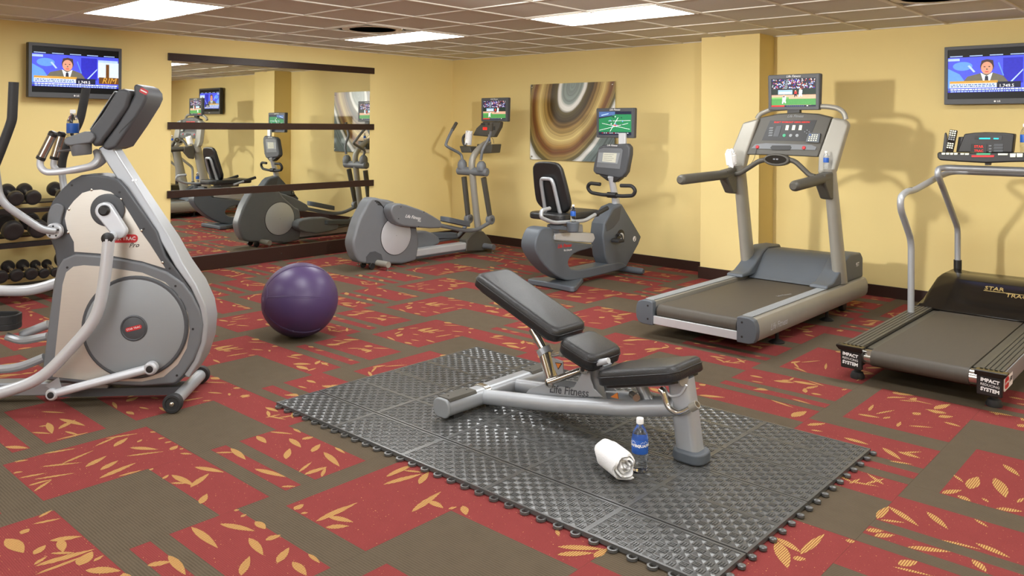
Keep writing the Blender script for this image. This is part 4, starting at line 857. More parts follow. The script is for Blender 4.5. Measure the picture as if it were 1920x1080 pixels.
frb = SB([(440, 640), (480, 622), (520, 690), (574, 782), (560, 820), (500, 930), (455, 945), (415, 920), (400, 880), (388, 780), (395, 720), (412, 690), (425, 660)], .08)
fb = MB().prism(frb, -.08, .08).build('front_housing', 'bgrey', bk, bevel=.018, seg=3)
lt = SB([(440, 650), (480, 630), (470, 700), (440, 740), (405, 760), (398, 720), (415, 690)], .083)
MB().prism(lt, -.083, .083).build('neck_shroud', 'dgrey', bk, bevel=.012, seg=3)
cy_, cz_ = BK.side(*Q(472, 778), .08)
cd = MB().lathe([(.062, 0), (.062, .006), (.045, .008)], (.079, cy_, cz_), (1, 0, 0), 30).build('crank_hub', 'black', bk)
MB().lathe([(.04, .004), (.04, .010), (.03, .016)], (.079, cy_ + .005, cz_ - .01), (1, 0, 0), 24).build('crank_cap', 'lsilver', cd)
yl, zl = BK.side(*Q(540, 792), .082)
MB().lathe([(.026, 0), (.026, .003)], (.079, yl, zl), (1, 0, 0), 24).build('emblem', 'wprint', fb)
MB().prism([(yl + a, zl + b) for a, b in ((-.016, -.012), (.004, .0), (-.006, .004), (.014, .016), (.016, .006), (.0, -.004), (.012, -.008), (-.006, -.02))], .0825, .0835).build('emblem_mark', 'dgrey', fb)
for sg in (1, -1):
    py_, pz_ = BK.side(*Q(450, 800), .15)
    if sg < 0: py_, pz_ = 2 * cy_ - py_, 2 * cz_ - pz_
    MB().tube([(sg * .09, cy_, cz_), (sg * .11, (cy_ + py_) / 2, (cz_ + pz_) / 2), (sg * .11, py_, pz_)], .014, 10).build('crank_arm', 'black', bk)
    mb = MB(); mb.box(sg * .17 - .045, sg * .17 + .045, py_ - .05, py_ + .05, pz_ - .014, pz_ + .014); pd = mb.build('pedal', 'rubber', bk, bevel=.008)
    MB().tube([(sg * .17 - .035, py_ + .03, pz_ + .01), (sg * .17 - .035, py_ + .02, pz_ + .06), (sg * .17 + .035, py_ + .02, pz_ + .06), (sg * .17 + .035, py_ + .03, pz_ + .01)], .006, 8, fil=.03).build('pedal_strap', 'rubber', pd)
# feet
rs = [(x, y) for x, y in ((-.26, .0), (-.25, -.03), (-.1, -.015), (.1, -.02), (.25, -.04), (.275, -.02), (.265, .03), (.06, .40), (-.06, .40), (-.265, .06))]
MB().prism(rs, .004, .055, 2).build('rear_stabilizer', 'bgrey', bk, bevel=.014, seg=3)
fy2 = BK.loc(on(1205, 510, 2, .03))[1]
MB().tube([(-.24, fy2, .036), (-.22, fy2, .036), (.22, fy2, .036), (.24, fy2, .036)], [.02, .032, .032, .02], 16).build('front_stabilizer', 'bgrey', bk)
# seat rail, carriage and seat
sr_ = SB([(155, 800), (155, 768), (200, 760), (300, 762), (345, 765), (352, 790), (340, 812), (320, 812)], .06)
MB().prism(sr_, -.06, .06).build('seat_rail', 'lsilver', bk, bevel=.014, seg=3)
MB().prism(SB([(165, 728), (200, 718), (282, 722), (285, 760), (170, 762)], .05), -.07, .07).build('seat_carriage', 'lgrey', bk, bevel=.008)
ys, zs = BK.side(*Q(240, 690), .15)
sp = BK.side(*Q(140, 690), .1); se = BK.side(*Q(335, 700), .1)
yc, L_ = (sp[0] + se[0]) / 2 + .02, se[0] - sp[0]
MB().prism([(a, yc + b) for a, b in rrect(.40, L_ + .04, .09, 6)], zs - .015, zs + .045, 2).build('seat_cushion', 'leather', bk, bevel=.02, seg=4)
MB().box(-.12, .12, yc - .13, yc + .13, zs - .06, zs - .014).build('seat_base', 'mgrey', bk, bevel=.006)
# side grips
for sg in (1, -1):
    if sg > 0: pts = [BK.p3(*Q(130, 645), .21), BK.p3(*Q(90, 655), .22), BK.p3(*Q(88, 690), .23), BK.p3(*Q(150, 715), .235), BK.p3(*Q(300, 705), .24), BK.p3(*Q(350, 675), .24)]; ge = BK.p3(*Q(408, 643), .24)
    else: pts = [(-p[0], p[1], p[2]) for p in pts[4:]]; ge = (-ge[0], ge[1], ge[2])
    gb = MB().tube(pts, .0165, 12, fil=.06).build('side_handle', 'silver', bk)
    MB().tube([pts[-1], ge], .02, 12).build('handle_grip', 'rubber', gb)
# backrest seen from behind: panel + U bracket
Yb = sp[0] + .155
def bp(x, y): return BK.front(*Q(x, y), Yb)
a0, a1 = bp(68, 425), bp(238, 640)
W2 = .43; zb0, zb1 = zs + .03, bp(110, 418)[1]; tl = .30
shape = smooth_poly([(-.10, 1), (.10, 1), (.165, .93), (.19, .80), (.215, .35), (.20, .16), (.10, .02), (-.10, .02), (-.20, .16), (-.215, .35), (-.19, .80), (-.165, .93)], 3)
mb = MB(); zz0, HH = zb0, zb1 - zb0
mb.prism([(x * .9, zz0 + HH * t) for x, t in shape], 0, .05, 1)
for i, v in enumerate(mb.v): mb.v[i] = (v[0], v[1] + Yb - tl * (v[2] - zz0) + .02 * (1 - (v[0] / .2) ** 2), v[2])
mb.build('backrest', 'leather', bk, bevel=.02, seg=4)
ub = [(-.085, -.02), (-.07, .58), (-.055, .68), (.055, .68), (.07, .58), (.085, -.02)]
pts = [(x, Yb - tl * HH * t - .016, zz0 + HH * t) for x, t in ub]
pts = [(-.085, Yb + .06, zs - .05)] + pts + [(.085, Yb + .06, zs - .05)]
MB().tube(pts, .017, 12, fil=.07, flat=1.0).build('backrest_bracket', 'silver', bk)
for x in (-.06, .06): MB().lathe([(.008, 0), (.006, .006)], (x, Yb - tl * HH * .6 - .012, zz0 + HH * .6), (0, -1, 0), 10).build('bolt', 'chrome', bk)
# cup holder with bottle
ch = SB([(195, 735), (288, 725), (285, 700), (205, 705)], .22)
cyh, czh = BK.side(*Q(243, 730), .30)
MB().lathe([(.040, -.05), (.048, -.045), (.058, .03), (.054, .034), (.036, .034)], (.30, cyh, czh), (0, 0, 1), 26).build('cup_holder', 'bgrey', bk)
MB().box(.06, .27, cyh - .02, cyh + .02, czh - .04, czh - .01).build('cup_bracket', 'bgrey', bk)
bottle('water bottle in the cup holder beside the recumbent bike seat', (BK.o.x + .30, BK.o.y + cyh, czh + .035), .15, 'water bottles')
# console column, handlebar, console, screen
col = [BK.p3(*Q(455, 650), 0), BK.p3(*Q(447, 600), 0), BK.p3(*Q(432, 515), 0), BK.p3(*Q(425, 490), 0)]
MB().tube(col, [.05, .042, .036, .036], 14, flat=.8).build('console_column', 'lsilver', bk)
hy_, hz_ = BK.side(*Q(440, 580), 0)
hp = [(-.0, hy_ - .03, hz_), (-.10, hy_ - .03, hz_ - .005), (-.25, hy_ - .04, hz_ + .01), (-.285, hy_ - .05, hz_ + .06), (-.25, hy_ - .06, hz_ + .105), (-.12, hy_ - .06, hz_ + .10)]
for sg in (1, -1): MB().tube([(sg * a, b, c) for a, b, c in hp], .018, 12, fil=.05).build('handlebar', 'rubber', bk)
MB().lathe([(.028, -.05), (.028, .05)], (0, hy_ - .03, hz_), (1, 0, 0), 18).build('handlebar_clamp', 'black', bk)
ym = hy_ + .0
case, (mx0, mx1, mz0, mz1) = monitor(BK, bk, (1119, 203, 1189, 258), BK.side(*Q(450, 230), 0)[0], 'field')
cm = BK.side(*Q(432, 415), 0)[0]
cp_ = [BK.front(*Q(*p), cm) for p in ((372, 350), (395, 338), (510, 332), (525, 350), (524, 385), (508, 470), (490, 495), (470, 500), (360, 480), (345, 465), (350, 430))]
c2 = MB().prism(cp_, cm - .03, cm + .045, 1).build('console', 'dgrey', bk, bevel=.02, seg=3)
fp = [BK.front(*Q(*p), cm) for p in ((376, 362), (400, 352), (485, 356), (492, 365), (478, 455), (365, 445))]
MB().prism(fp, cm - .033, cm - .028, 1).build('console_face', 'mgrey', c2, bevel=.001)
kp = [BK.front(*Q(*p), cm) for p in ((376, 375), (480, 378), (466, 430), (370, 422))]
MB().prism(kp, cm - .0345, cm - .03, 1).build('keypad', 'lgrey', c2)
lp = [BK.front(*Q(*p), cm) for p in ((400, 376), (464, 379), (458, 424), (394, 418))]
ld = MB().prism(lp, cm - .037, cm - .033, 1).build('display', 'lcd', c2)
for i in range(4):
    (x0, z0), (x1, z1) = BK.front(*Q(403 - i, 384 + i * 9), cm), BK.front(*Q(450, 386 + i * 9), cm)
    MB().box(x0, x1 - .02 * (i % 2), cm - .0375, cm - .0365, z0 - .0015, z0 + .0015).build('display_line', 'mgrey', ld)
x, z = BK.front(*Q(440, 341), cm); logo(c2, (x, cm - .0306, z), (1, 0, 0), (0, 0, 1), .12)
x, z = BK.front(*Q(478, 320), cm)
MB().box(x - .04, x + .04, cm + .0, cm + .03, z - .05, mz0 + .05).build('monitor_post', 'lsilver', bk, bevel=.004)
MB().prism([BK.front(*Q(*p), cm) for p in ((372, 482), (480, 498), (450, 520), (412, 512))], cm - .02, cm + .05, 1).build('console_base', 'black', bk, bevel=.008)
# ================================================================== grey treadmill
T1 = Frame(-2.685, 4.75, 90)
R_ = crop(1180, 120, 3.856); T_ = crop(1180, 360, 3.6)
t1 = thing('treadmill', 'large grey treadmill with a small screen, beside the yellow pilaster', 'treadmill', T1.o, T1.rz)
hw = .435; L1 = 2.02
def railprof(x0, x1): # rounded outer, flat inner section (x,z)
    s_ = 1 if x1 > x0 else -1
    return [(x0, .085), (x0, .243), (x0 + s_ * .02, .250), (x1 - s_ * .05, .250), (x1 - s_ * .018, .236), (x1 - s_ * .004, .205), (x1, .165), (x1 - s_ * .004, .125), (x1 - s_ * .02, .095), (x1 - s_ * .05, .085)]
for sg in (1, -1):
    pr = railprof(sg * .315, sg * hw)
    mb = MB(); mb.prism(pr, .045, L1 - .02, 1); rl = mb.build('side_rail', 'wsilver', t1, bevel=.004)
    # non-slip strip with ridges
    MB().box(min(sg * .325, sg * .395), max(sg * .325, sg * .395), .05, 1.55, .2495, .252).build('foot_strip', 'lgrey', rl)
    mbr = MB()
    for i in range(60): mbr.box(min(sg * .33, sg * .39), max(sg * .33, sg * .39), .06 + i * .0247, .072 + i * .0247, .252, .2535)
    tag(mbr.build('grip_ridges', 'lgrey', rl), kind='stuff')
    cap = MB().prism([(a * 1.0 + sg * .004 * (abs(a) > .4), b) for a, b in railprof(sg * .308, sg * (hw + .004))], 0, .05, 1).build('rail_end_cap', 'bgrey', t1, bevel=.008, seg=3)
    for z in (.125, .215): MB().lathe([(.007, -.003), (.007, .001)], (sg * .345, 0, z), (0, -1, 0), 12).build('screw', 'black', cap)
    MB().prism([(a, b) for a, b in railprof(sg * .31, sg * (hw + .002))], L1 - .03, L1, 1).build('rail_front_cap', 'wsilver', t1, bevel=.012, seg=3)
y, z = T1.side(*T_(1010, 893), hw); text('logo', 'Life Fitness', .07, (hw + .001, y, z), (0, 1, 0), (0, 0, 1), 'lsilver', t1, shear=.35, width=.26)
# deck, belt with rounded rear end, rear roller, silver cross bar
MB().box(-.305, .305, .06, 1.9, .165, .19).build('deck', 'black', t1)
bp_ = [(.075 - .0 + .048 * math.sin(a), .175 + .048 * math.cos(a)) for a in [math.pi * k / 10 for k in range(11)]]
belt = [(1.62, .224)] + [(.075 - .048 * math.sin(a), .175 + .049 * math.cos(a)) for a in [math.pi * k / 12 for k in range(13)]] + [(1.62, .127)]
MB().prism(belt, -.29, .29).build('walking_belt', 'belt', t1, ang=40)
bl = text('logo', 'Life Fitness', .05, (.2, .95, .2246), (.25, 1, 0), (-1, .25, 0), 'lgrey', t1, shear=.3, width=.16)
for sg in (1, -1): MB().lathe([(.045, 0), (.045, .008), (.015, .012)], (sg * .29, .075, .175), (sg, 0, 0), 20).build('roller_end', 'black', t1)
MB().box(-.31, .31, .012, .03, .095, .15).build('rear_crossbar', 'lsilver', t1, bevel=.003)
# motor hood
hp_ = [T1.side(*T_(*p), 0) for p in ((925, 525), (1000, 390), (1100, 385))]
hood = [(1.40, .23), (1.46, .255), (1.62, .40), (1.70, .435), (1.92, .425), (1.97, .39), (1.985, .24)]
mh = MB().prism(hood, -.30, .30).build('motor_hood', 'bgrey', t1, bevel=.02, seg=3)
for sg in (1, -1):
    MB().prism([(1.24, .248), (1.25, .275), (1.36, .285), (1.46, .33), (1.62, .425), (1.72, .455), (1.94, .445), (1.99, .40), (1.99, .248)], sg * .265, sg * .405).build('hood_side', 'bgrey', mh, bevel=.014, seg=3)
text('lettering', '95T', .045, (.4065, 1.86, .36), (0, 1, 0), (0, 0, 1), 'wprint', mh)
# uprights: lean back towards the rider
upb = T1.side(*T_(1432, 590), .38); upt = T1.side(*R_(1440, 760), .38)
for sg in (1, -1):
    rings = []
    b_, t_ = Vector((sg * .375, 1.58, .25)), Vector((sg * .365, 1.375, 1.13))
    for k in range(7):
        f = k / 6; c = b_.lerp(t_, f); wx, wy = .05 - .006 * f, .078 - .010 * f
        rings.append([c + Vector((wx * math.cos(a) * (1 if abs(math.cos(a)) < .9 else .92), wy * math.sin(a), 0)) for a in [2 * math.pi * i / 16 for i in range(16)]])
    MB().loft(rings).build('upright', 'wsilver', t1)
    # console wing with cup
    wing = [T1.front(*R_(*p), 1.42) for p in (((805, 425), (920, 392), (860, 640), (845, 770), (740, 760), (732, 690)) if sg < 0 else ((1450, 385), (1545, 405), (1570, 440), (1500, 790), (1385, 790), (1378, 660)))]
    wing = [(x, z) for x, z in wing]
    mb = MB(); mb.prism(wing, -.03, .05, 1)
    for i, v in enumerate(mb.v): mb.v[i] = (v[0], v[1] + 1.42 + .26 * (v[2] - 1.25) , v[2])
    wg = mb.build('console_wing', 'wsilver', t1, bevel=.018, seg=3)
    cx_, cz_ = T1.front(*(R_(785, 700) if sg < 0 else R_(1437, 705)), 1.40)
    MB().lathe([(.052, -.07), (.058, -.03), (.058, .02), (.05, .024)], (cx_, 1.375, cz_ - .085), (0, -.4, 1), 26).build('cup_holder', 'wsilver', wg)
    # handrail
    p0, p1 = ((365, 838), (690, 800)) if sg < 0 else ((1185, 885), (1390, 832))
    xh = sg * .385
    a, b = T1.p3(*R_(*p0), xh), T1.p3(*R_(*p1), xh)
    a, b = Vector(a), Vector(b); b = a.lerp(b, 1.0); d = (b - a).normalized()
    hr = MB().tube([a - d * .0, a + d * .012, a + d * .03, b + d * .1], [.022, .034, .038, .038], 18, flat=1).build('handrail', 'olive', t1)
    br = [(b.y - .02, b.z + .035), (b.y + .14, b.z + .05), (b.y + .15, b.z - .16), (b.y + .08, b.z - .15), (b.y + .0, b.z - .06), (b.y - .02, b.z - .03)]
    MB().prism(br, xh - .045, xh + .035).build('handrail_bracket', 'olive', hr, bevel=.015, seg=3)
# console board
yc1 = 1.46
cpz = [T1.front(*R_(*p), yc1) for p in ((935, 385), (1060, 358), (1200, 350), (1340, 358), (1452, 385), (1385, 672), (1120, 660), (860, 655))]
mb = MB(); mb.prism(cpz, 0, .06, 1)
zmid = sum(z for _, z in cpz) / len(cpz)
lean = lambda x, y, z: (x, y + yc1 + .30 * (z - zmid), z)
mb.v = [lean(*v) for v in mb.v]
cb1 = mb.build('console', 'olive', t1, bevel=.012, seg=3)
def cpoly(name, px, off, m, parent=cb1, th=.003):
    q_ = [T1.front(*R_(*p), yc1) for p in px]; mb = MB(); mb.prism(q_, -off - th, -off, 1); mb.v = [lean(*v) for v in mb.v]; return mb.build(name, m, parent)
def cpt(x, y, off): a, b = T1.front(*R_(x, y), yc1); return lean(a, -off, b)
dp = cpoly('display_panel', ((1010, 408), (1348, 405), (1305, 558), (968, 552)), -.001, 'black')
UPC = (0, .30, 1)
text('lettering', 'SELECT WORKOUT USING ARROW', .03, cpt(1168, 421, .0035), (1, 0, 0), UPC, 'redled', dp, width=.29)
for x in (1140, 1187, 1236): cpoly('rocker_key', ((x - 9, 442), (x + 12, 442), (x + 10, 478), (x - 12, 478)), .002, 'cream', dp)
for x, m in ((1126, 'green'), (1173, 'lgrey'), (1219, 'lgrey')):
    o_ = cpt(x, 517, .002); MB().lathe([(.013, 0), (.013, .003), (.008, .004)], o_, (0, -1, .3), 18).build('round_key', m, dp)
for i, yy in enumerate((462, 480, 497, 515)): cpoly('list_key', ((1015, yy - 5), (1043, yy - 5), (1039, yy + 6), (1010, yy + 6)), .002, 'mgrey', dp)
cpoly('profile_display', ((1062, 448), (1100, 446), (1085, 525), (1046, 523)), .002, 'dgrey', dp)
for dx, dy in ((0, -11), (0, 11), (-16, 0), (16, 0)): o_ = cpt(1287 + dx, 490 + dy, .002); MB().lathe([(.006, 0), (.005, .003)], o_, (0, -1, .3), 10).build('arrow_key', 'mgrey', dp)
kp1 = cpoly('keypad', ((1305, 498), (1388, 503), (1385, 568), (1290, 562)), .004, 'bgrey', cb1, .012)
for r in range(4):
    for c in range(4):
        o_ = cpt(1318 + c * 17 - r * 2, 513 + r * 13, .0165); MB().box(o_[0] - .005, o_[0] + .005, o_[1] - .002, o_[1] + .002, o_[2] - .004, o_[2] + .004).build('key', 'cream' if (r, c) != (0, 0) else 'label', kp1)
cpoly('reading_tray', ((925, 580), (1000, 572), (1330, 585), (1370, 600), (1362, 622), (900, 610)), .002, 'mgrey')
cpoly('tray_slot', ((1050, 588), (1180, 588), (1190, 604), (1178, 620), (1052, 620), (1038, 604)), .0055, 'black')
for x, y in ((945, 600), (1280, 606)):
    o_ = cpt(x, y, .005); MB().lathe([(.014, 0), (.014, .005), (.010, .008)], o_, (0, -1, .3), 16).build('stop_button', 'red', cb1)
logo(cb1, cpt(1187, 377, .0007), (1, 0, 0), UPC, .13, 'lgrey')
# bail behind the screen, the screen, the front grip bow
b0 = [T1.front(*R_(*p), yc1 + .07) for p in ((905, 395), (925, 362), (1000, 328), (1100, 318), (1400, 305), (1490, 318), (1535, 350), (1548, 400))]
MB().tube([(x, yc1 + .12, z) for x, z in b0], .02, 12, fil=.04).build('screen_bail', 'wsilver', t1)
yM = 1.55
case, mm = monitor(T1, t1, (1441, 141, 1537, 207), yM, 'ball')
MB().box((mm[0] + mm[1]) / 2 - .05, (mm[0] + mm[1]) / 2 + .05, yM + .0, yM + .04, mm[2] - .03, mm[2] + .02).build('monitor_bracket', 'black', t1)
x, z = T1.front(*R_(1335, 320), yM)
bow = [T1.front(*R_(*p), 1.28) for p in ((745, 800), (800, 790), (940, 700), (1000, 690), (1150, 690), (1200, 705), (1305, 805), (1340, 815))]
MB().tube([(x_, 1.28, z_) for x_, z_ in bow], .02, 12, fil=.05).build('front_grip', 'olive', t1)
xq, zq = T1.front(*R_(1065, 693), 1.26)
gp_ = MB().prism([(xq + a * .105, zq + b * .048) for a, b in circ(1, 28)], 1.245, 1.305, 1).build('sensor_pod', 'olive', t1, bevel=.01)
MB().prism([(xq + a * .085, zq + .004 + b * .032) for a, b in circ(1, 28)], 1.242, 1.246, 1).build('pod_face', 'gloss', gp_)
for i in (-1, 1): MB().box(xq + i * .012 - .008, xq + i * .012 + .008, 1.240, 1.243, zq, zq + .012).build('pod_key', 'mgrey', gp_)
MB().tube([cpt(940, 615, .006), cpt(935, 690, .012), cpt(905, 740, .02)], .0022, 6, fil=.03).build('safety_cord', 'black', t1)
# feet
for x, y in ((.36, .48), (-.36, .48), (.36, 1.35), (-.36, 1.35)):
    ft = MB().lathe([(.05, 0), (.05, .008), (.03, .02), (.012, .025), (.012, .1)], (x, y, 0), (0, 0, 1), 20).build('foot', 'black', t1)
for x in (.33, -.33): MB().lathe([(.035, -.02), (.04, -.015), (.04, .015), (.035, .02)], (x, 1.75, .041), (1, 0, 0), 20).build('wheel', 'black', t1)
MB().box(-.3, .3, .12, 1.95, .09, .13).build('underframe', 'black', t1)
# towel and bottle in the cups
cx_, cz_ = T1.front(*R_(782, 690), 1.37)
towelroll('white rolled towel in the left cup of the grey treadmill', (T1.o.x + cx_, T1.o.y + 1.262, cz_ + .012), (0, -.3, 1), .047, .12, 'rolled towels')
cx_, cz_ = T1.front(*R_(1437, 720), 1.37)
bottle('water bottle in the right cup of the grey treadmill', (T1.o.x + cx_, T1.o.y + 1.330, cz_ - .035), .13, 'water bottles')
# ================================================================== black treadmill at the right edge
T2 = Frame(-1.31, 4.70, 90)
V = crop(1560, 220, 3.6); V2 = crop(1560, 480, 3.6); V3 = crop(1740, 230, 10.667)
t2 = thing('treadmill', 'older black treadmill with silver tube rails, cut by the right edge', 'treadmill', T2.o, T2.rz)
L2 = 1.98
for sg in (1, -1):
    x0, x1 = sg * .29, sg * .405
    mb = MB(); mb.prism([(x0, .10), (x0, .195), (x1, .195), (x1 - sg * .0, .17), (x1 - sg * .02, .08), (x0 + sg * .02, .08)], .04, L2, 1)
    rl = mb.build('side_rail', 'lgrey' if sg > 0 else 'black', t2, bevel=.003)
    for i in range(5):
        xa = x0 + sg * (.004 + i * .0222); MB().box(min(xa, xa + sg * .0175), max(xa, xa + sg * .0175), .02, 1.62, .195, .203).build('grip_slat', 'olive', rl, bevel=.0015)
    cap = MB().prism([(x0 - sg * .012, .175), (x0 - sg * .012, .203), (x1 + sg * .02, .203), (x1 + sg * .02, .193), (x1 + sg * .003, .175)], -.012, .045, 1).build('rail_end_cap', 'gloss', t2, bevel=.004)
    pl = MB().prism([(x0 - sg * .004, .075), (x0 - sg * .004, .176), (x1 + sg * .0, .176), (x1 - sg * .004, .075)], 0, .03, 1).build('end_plate', 'black', t2, bevel=.006)
    for i, (tx_, zz_, sz, wd_) in enumerate((('IMPACT', .152, .03, .085), ('REDUCING', .129, .014, .085), ('SYSTEM', .105, .03, .085))):
        text('lettering', tx_, sz, ((x0 + x1) / 2, -.001, zz_), (1, 0, -.08), (0, 0, 1), 'wprint', pl, bold=.0012 if i != 1 else 0, width=wd_)
    for y in (.09, 1.6):
        MB().lathe([(.038, 0), (.04, .012), (.03, .035), (.018, .04), (.018, .09)], (sg * .345, y + .02, 0), (0, 0, 1), 20).build('foot', 'rubber', t2)
    # tall side rail loop
    X = sg * .36
dk = MB().box(-.285, .285, .05, 1.8, .13, .165).build('deck', 'gloss', t2)
belt = [(1.55, .190)] + [(.06 - .045 * math.sin(a), .145 + .045 * math.cos(a)) for a in [math.pi * k / 12 for k in range(13)]] + [(1.55, .10)]
MB().prism(belt, -.245, .245).build('walking_belt', 'belt', t2, ang=40)
for sg in (1, -1): MB().cyl((sg * .245, .06, .145), (sg * .288, .06, .145), .04, n=20).build('roller_end', 'chrome', t2)
for sg in (1, -1): MB().box(min(sg * .25, sg * .287), max(sg * .25, sg * .287), .1, 1.6, .165, .186).build('belt_edge', 'olive', t2)
y, z = .10, .135
bd = MB().prism([(y + .04 + a, z + b) for a, b in rrect(.20, .072, .012)], .399, .4035).build('badge', 'wprint', t2)
MB().prism([(y + .0 + a, z + b) for a, b in rrect(.095, .055, .02)], .4035, .4045).build('badge_red', 'red', bd)
text('badge_lettering', 'STAR TRAC', .02, (.405, y + .0, z), (0, 1, 0), (0, 0, 1), 'wprint', bd, width=.08)
text('badge_lettering', '4500', .035, (.4042, y + .09, z), (0, 1, 0), (0, 0, 1), 'black', bd, shear=.4, width=.07)
# hood
rings = []
for y, zt, hw_ in ((1.40, .205, .38), (1.43, .235, .385), (1.52, .30, .38), (1.66, .385, .355), (1.72, .405, .34), (1.94, .41, .33), (1.98, .39, .33)):
    rings.append([(-hw_ - .02, y, .2), (-hw_, y, .21 + (zt - .21) * .3), (-hw_ * .93, y, zt - .015), (-hw_ * .86, y, zt), (-hw_ * .55, y, zt - .012), (hw_ * .55, y, zt - .012), (hw_ * .86, y, zt), (hw_ * .93, y, zt - .015), (hw_, y, .21 + (zt - .21) * .3), (hw_ + .02, y, .2)])
hd = MB().loft(rings).build('motor_hood', 'gloss', t2, bevel=.008, seg=3, ang=50)
sy = Vector((0, 1, .62)).normalized(); 
text('lettering', 'STAR', .05, (.10 - .06, 1.615, .345), (1, 0, 0), (0, 1, .62), 'gold', hd, depth=.012)
text('lettering', 'TRAC', .05, (.10 + .08, 1.575, .318), (1, 0, 0), (0, 1, .62), 'gold', hd, depth=.012)
c0 = Vector((.11, 1.595, .329)); MB().obox(c0, (1, 0, 0), sy, (0, -.62, 1), (.26, .004, .014)).build('lettering_line', 'gold', hd)
# tubes
PT = lambda u, v, x: T2.p3(*V(u, v), x)
for sg in (1, -1):
    xs_ = -.36
    rear = [PT(535, 1000, xs_), PT(535, 830, xs_), PT(463, 620, xs_), PT(462, 540, xs_), PT(500, 502, xs_), PT(560, 490, xs_), PT(720, 400, xs_), PT(800, 365, -.30), PT(1000, 370, -.05)]
    rear[0] = (xs_, rear[0][1], .2)
    rear = [(p[0] * (-sg), p[1], p[2]) for p in rear]; ym_ = rear[-2][1]
    rear[-1] = (0, ym_ + .02, rear[-2][2]); rear[-2] = (rear[-2][0], ym_ + .02, rear[-2][2])
    MB().tube(rear, .0215, 14, fil=.07).build('handrail', 'silver', t2)
    fx = -.30
    front = [PT(848, 1070, fx), PT(848, 745, fx), PT(735, 440, fx), PT(712, 385, fx), PT(730, 345, fx), PT(780, 335, -.26), PT(1040, 343, 0)]
    yt = front[3][1]; front[4] = (front[4][0], yt + .02, front[4][2]); front[5] = (front[5][0], yt + .04, front[4][2] + .008); front[6] = (0, yt + .04, front[4][2] + .008)
    front = [(p[0] * (-sg), p[1], p[2]) for p in front]
    MB().tube(front, .0215, 14, fil=.05).build('console_support', 'silver', t2)
    b0_ = front[0]; MB().tube([(b0_[0], b0_[1], .38), (b0_[0], b0_[1], b0_[2] + .12)], .028, 14).build('support_sleeve', 'black', t2)
xk, yk = PT(532, 478, -.36)[0:2]; zk = PT(532, 478, -.36)[2]
MB().box(xk - .008, xk + .008, yk - .02, yk + .02, zk - .012, zk + .004).build('grip_clip', 'black', t2)
# console
yc2 = front[5][1] - .02
F3 = lambda x, y, o=0: T2.front(*V3(x, y), yc2 + o)
mirror_ = lambda pts: pts + [(-x, z) for x, z in pts[::-1]]
xc2 = F3(1200, 650)[0]
base = [F3(*p) for p in ((250, 600), (290, 585), (600, 600), (1200, 600), (1660, 600), (2120, 600), (2150, 620), (2140, 720), (1990, 780), (1700, 785), (1200, 802), (680, 775), (300, 745), (255, 690))]
cbs = MB().prism(base, yc2 - .09, yc2 + .09, 1).build('console_base', 'black', t2, bevel=.015, seg=3)
brd = [F3(*p) for p in ((600, 590), (740, 225), (950, 200), (1150, 190), (1500, 200), (1745, 225), (1700, 600))]
con2 = MB().prism(brd, yc2 - .02, yc2 + .05, 1).build('console', 'black', t2, bevel=.008)
sh = [F3(*p) for p in ((560, 590), (610, 285), (740, 280), (720, 590))]
MB().prism(sh, yc2 - .0, yc2 + .05, 1).build('console_wing', 'black', con2, bevel=.004)
dsp = [F3(*p) for p in ((880, 425), (1195, 430), (1180, 592), (870, 590))]
d1 = MB().prism(dsp, yc2 - .024, yc2 - .019, 1).build('display', 'gloss', con2)
for tx_, yy in (('STAR', 480), ('TRAC', 562)):
    x, z = F3(1032, yy); text('lettering', tx_, .02, (x, yc2 - .0252, z), (1, 0, 0), (0, 0, 1), 'redled', d1, width=.055, depth=.001)
MB().prism([F3(*p) for p in ((960, 260), (1500, 270), (1490, 345), (950, 335))], yc2 - .023, yc2 - .019, 1).build('display', 'gloss', con2)
MB().prism([F3(*p) for p in ((1040, 303), (1262, 303), (1258, 330), (1040, 330))], yc2 - .0245, yc2 - .022, 1).build('display_text', 'tealled', con2)
MB().prism([F3(*p) for p in ((1330, 305), (1432, 308), (1425, 332), (1325, 330))], yc2 - .0245, yc2 - .022, 1).build('display_text', 'tealled', con2)
for yy in (445, 500, 560): MB().prism([F3(*p) for p in ((1340, yy - 20), (1520, yy - 20), (1510, yy + 22), (1325, yy + 22))], yc2 - .023, yc2 - .019, 1).build('info_plate', 'dgrey', con2)
for yy in (460, 520, 575): MB().prism([F3(*p) for p in ((1235, yy - 12), (1285, yy - 12), (1280, yy + 14), (1230, yy + 14))], yc2 - .023, yc2 - .019, 1).build('info_plate', 'mgrey', con2)
for xa, xb, m, ya, yb in ((275, 350, 'cream', 600, 640), (362, 430, 'cream', 600, 640), (442, 510, 'cream', 602, 642), (522, 598, 'cream', 604, 642), (650, 728, 'cream', 608, 642), (740, 825, 'cream', 610, 645), (968, 1255, 'green', 610, 645), (870, 1330, 'red', 650, 690), (1400, 1600, 'cream', 615, 650), (1640, 1760, 'cream', 615, 690), (1775, 1900, 'cream', 612, 688)):
    MB().prism([F3(xa, ya, -.09), (F3(xb, ya, -.09)), F3(xb - 10, yb, -.09), F3(xa + 4, yb, -.09)], yc2 - .094, yc2 - .088, 1).build('key', m, cbs, bevel=.001)
MB().prism([F3(*p) for p in ((1150, 790), (1255, 790), (1245, 850), (1155, 850))], yc2 - .02, yc2 + .03, 1).build('console_post', 'olive', t2)
MB().prism([F3(*p) for p in ((300, 590), (345, 215), (368, 195), (400, 270), (385, 590))], yc2 - .02, yc2 + .0, 1).build('tray_fin', 'black', t2, bevel=.003)
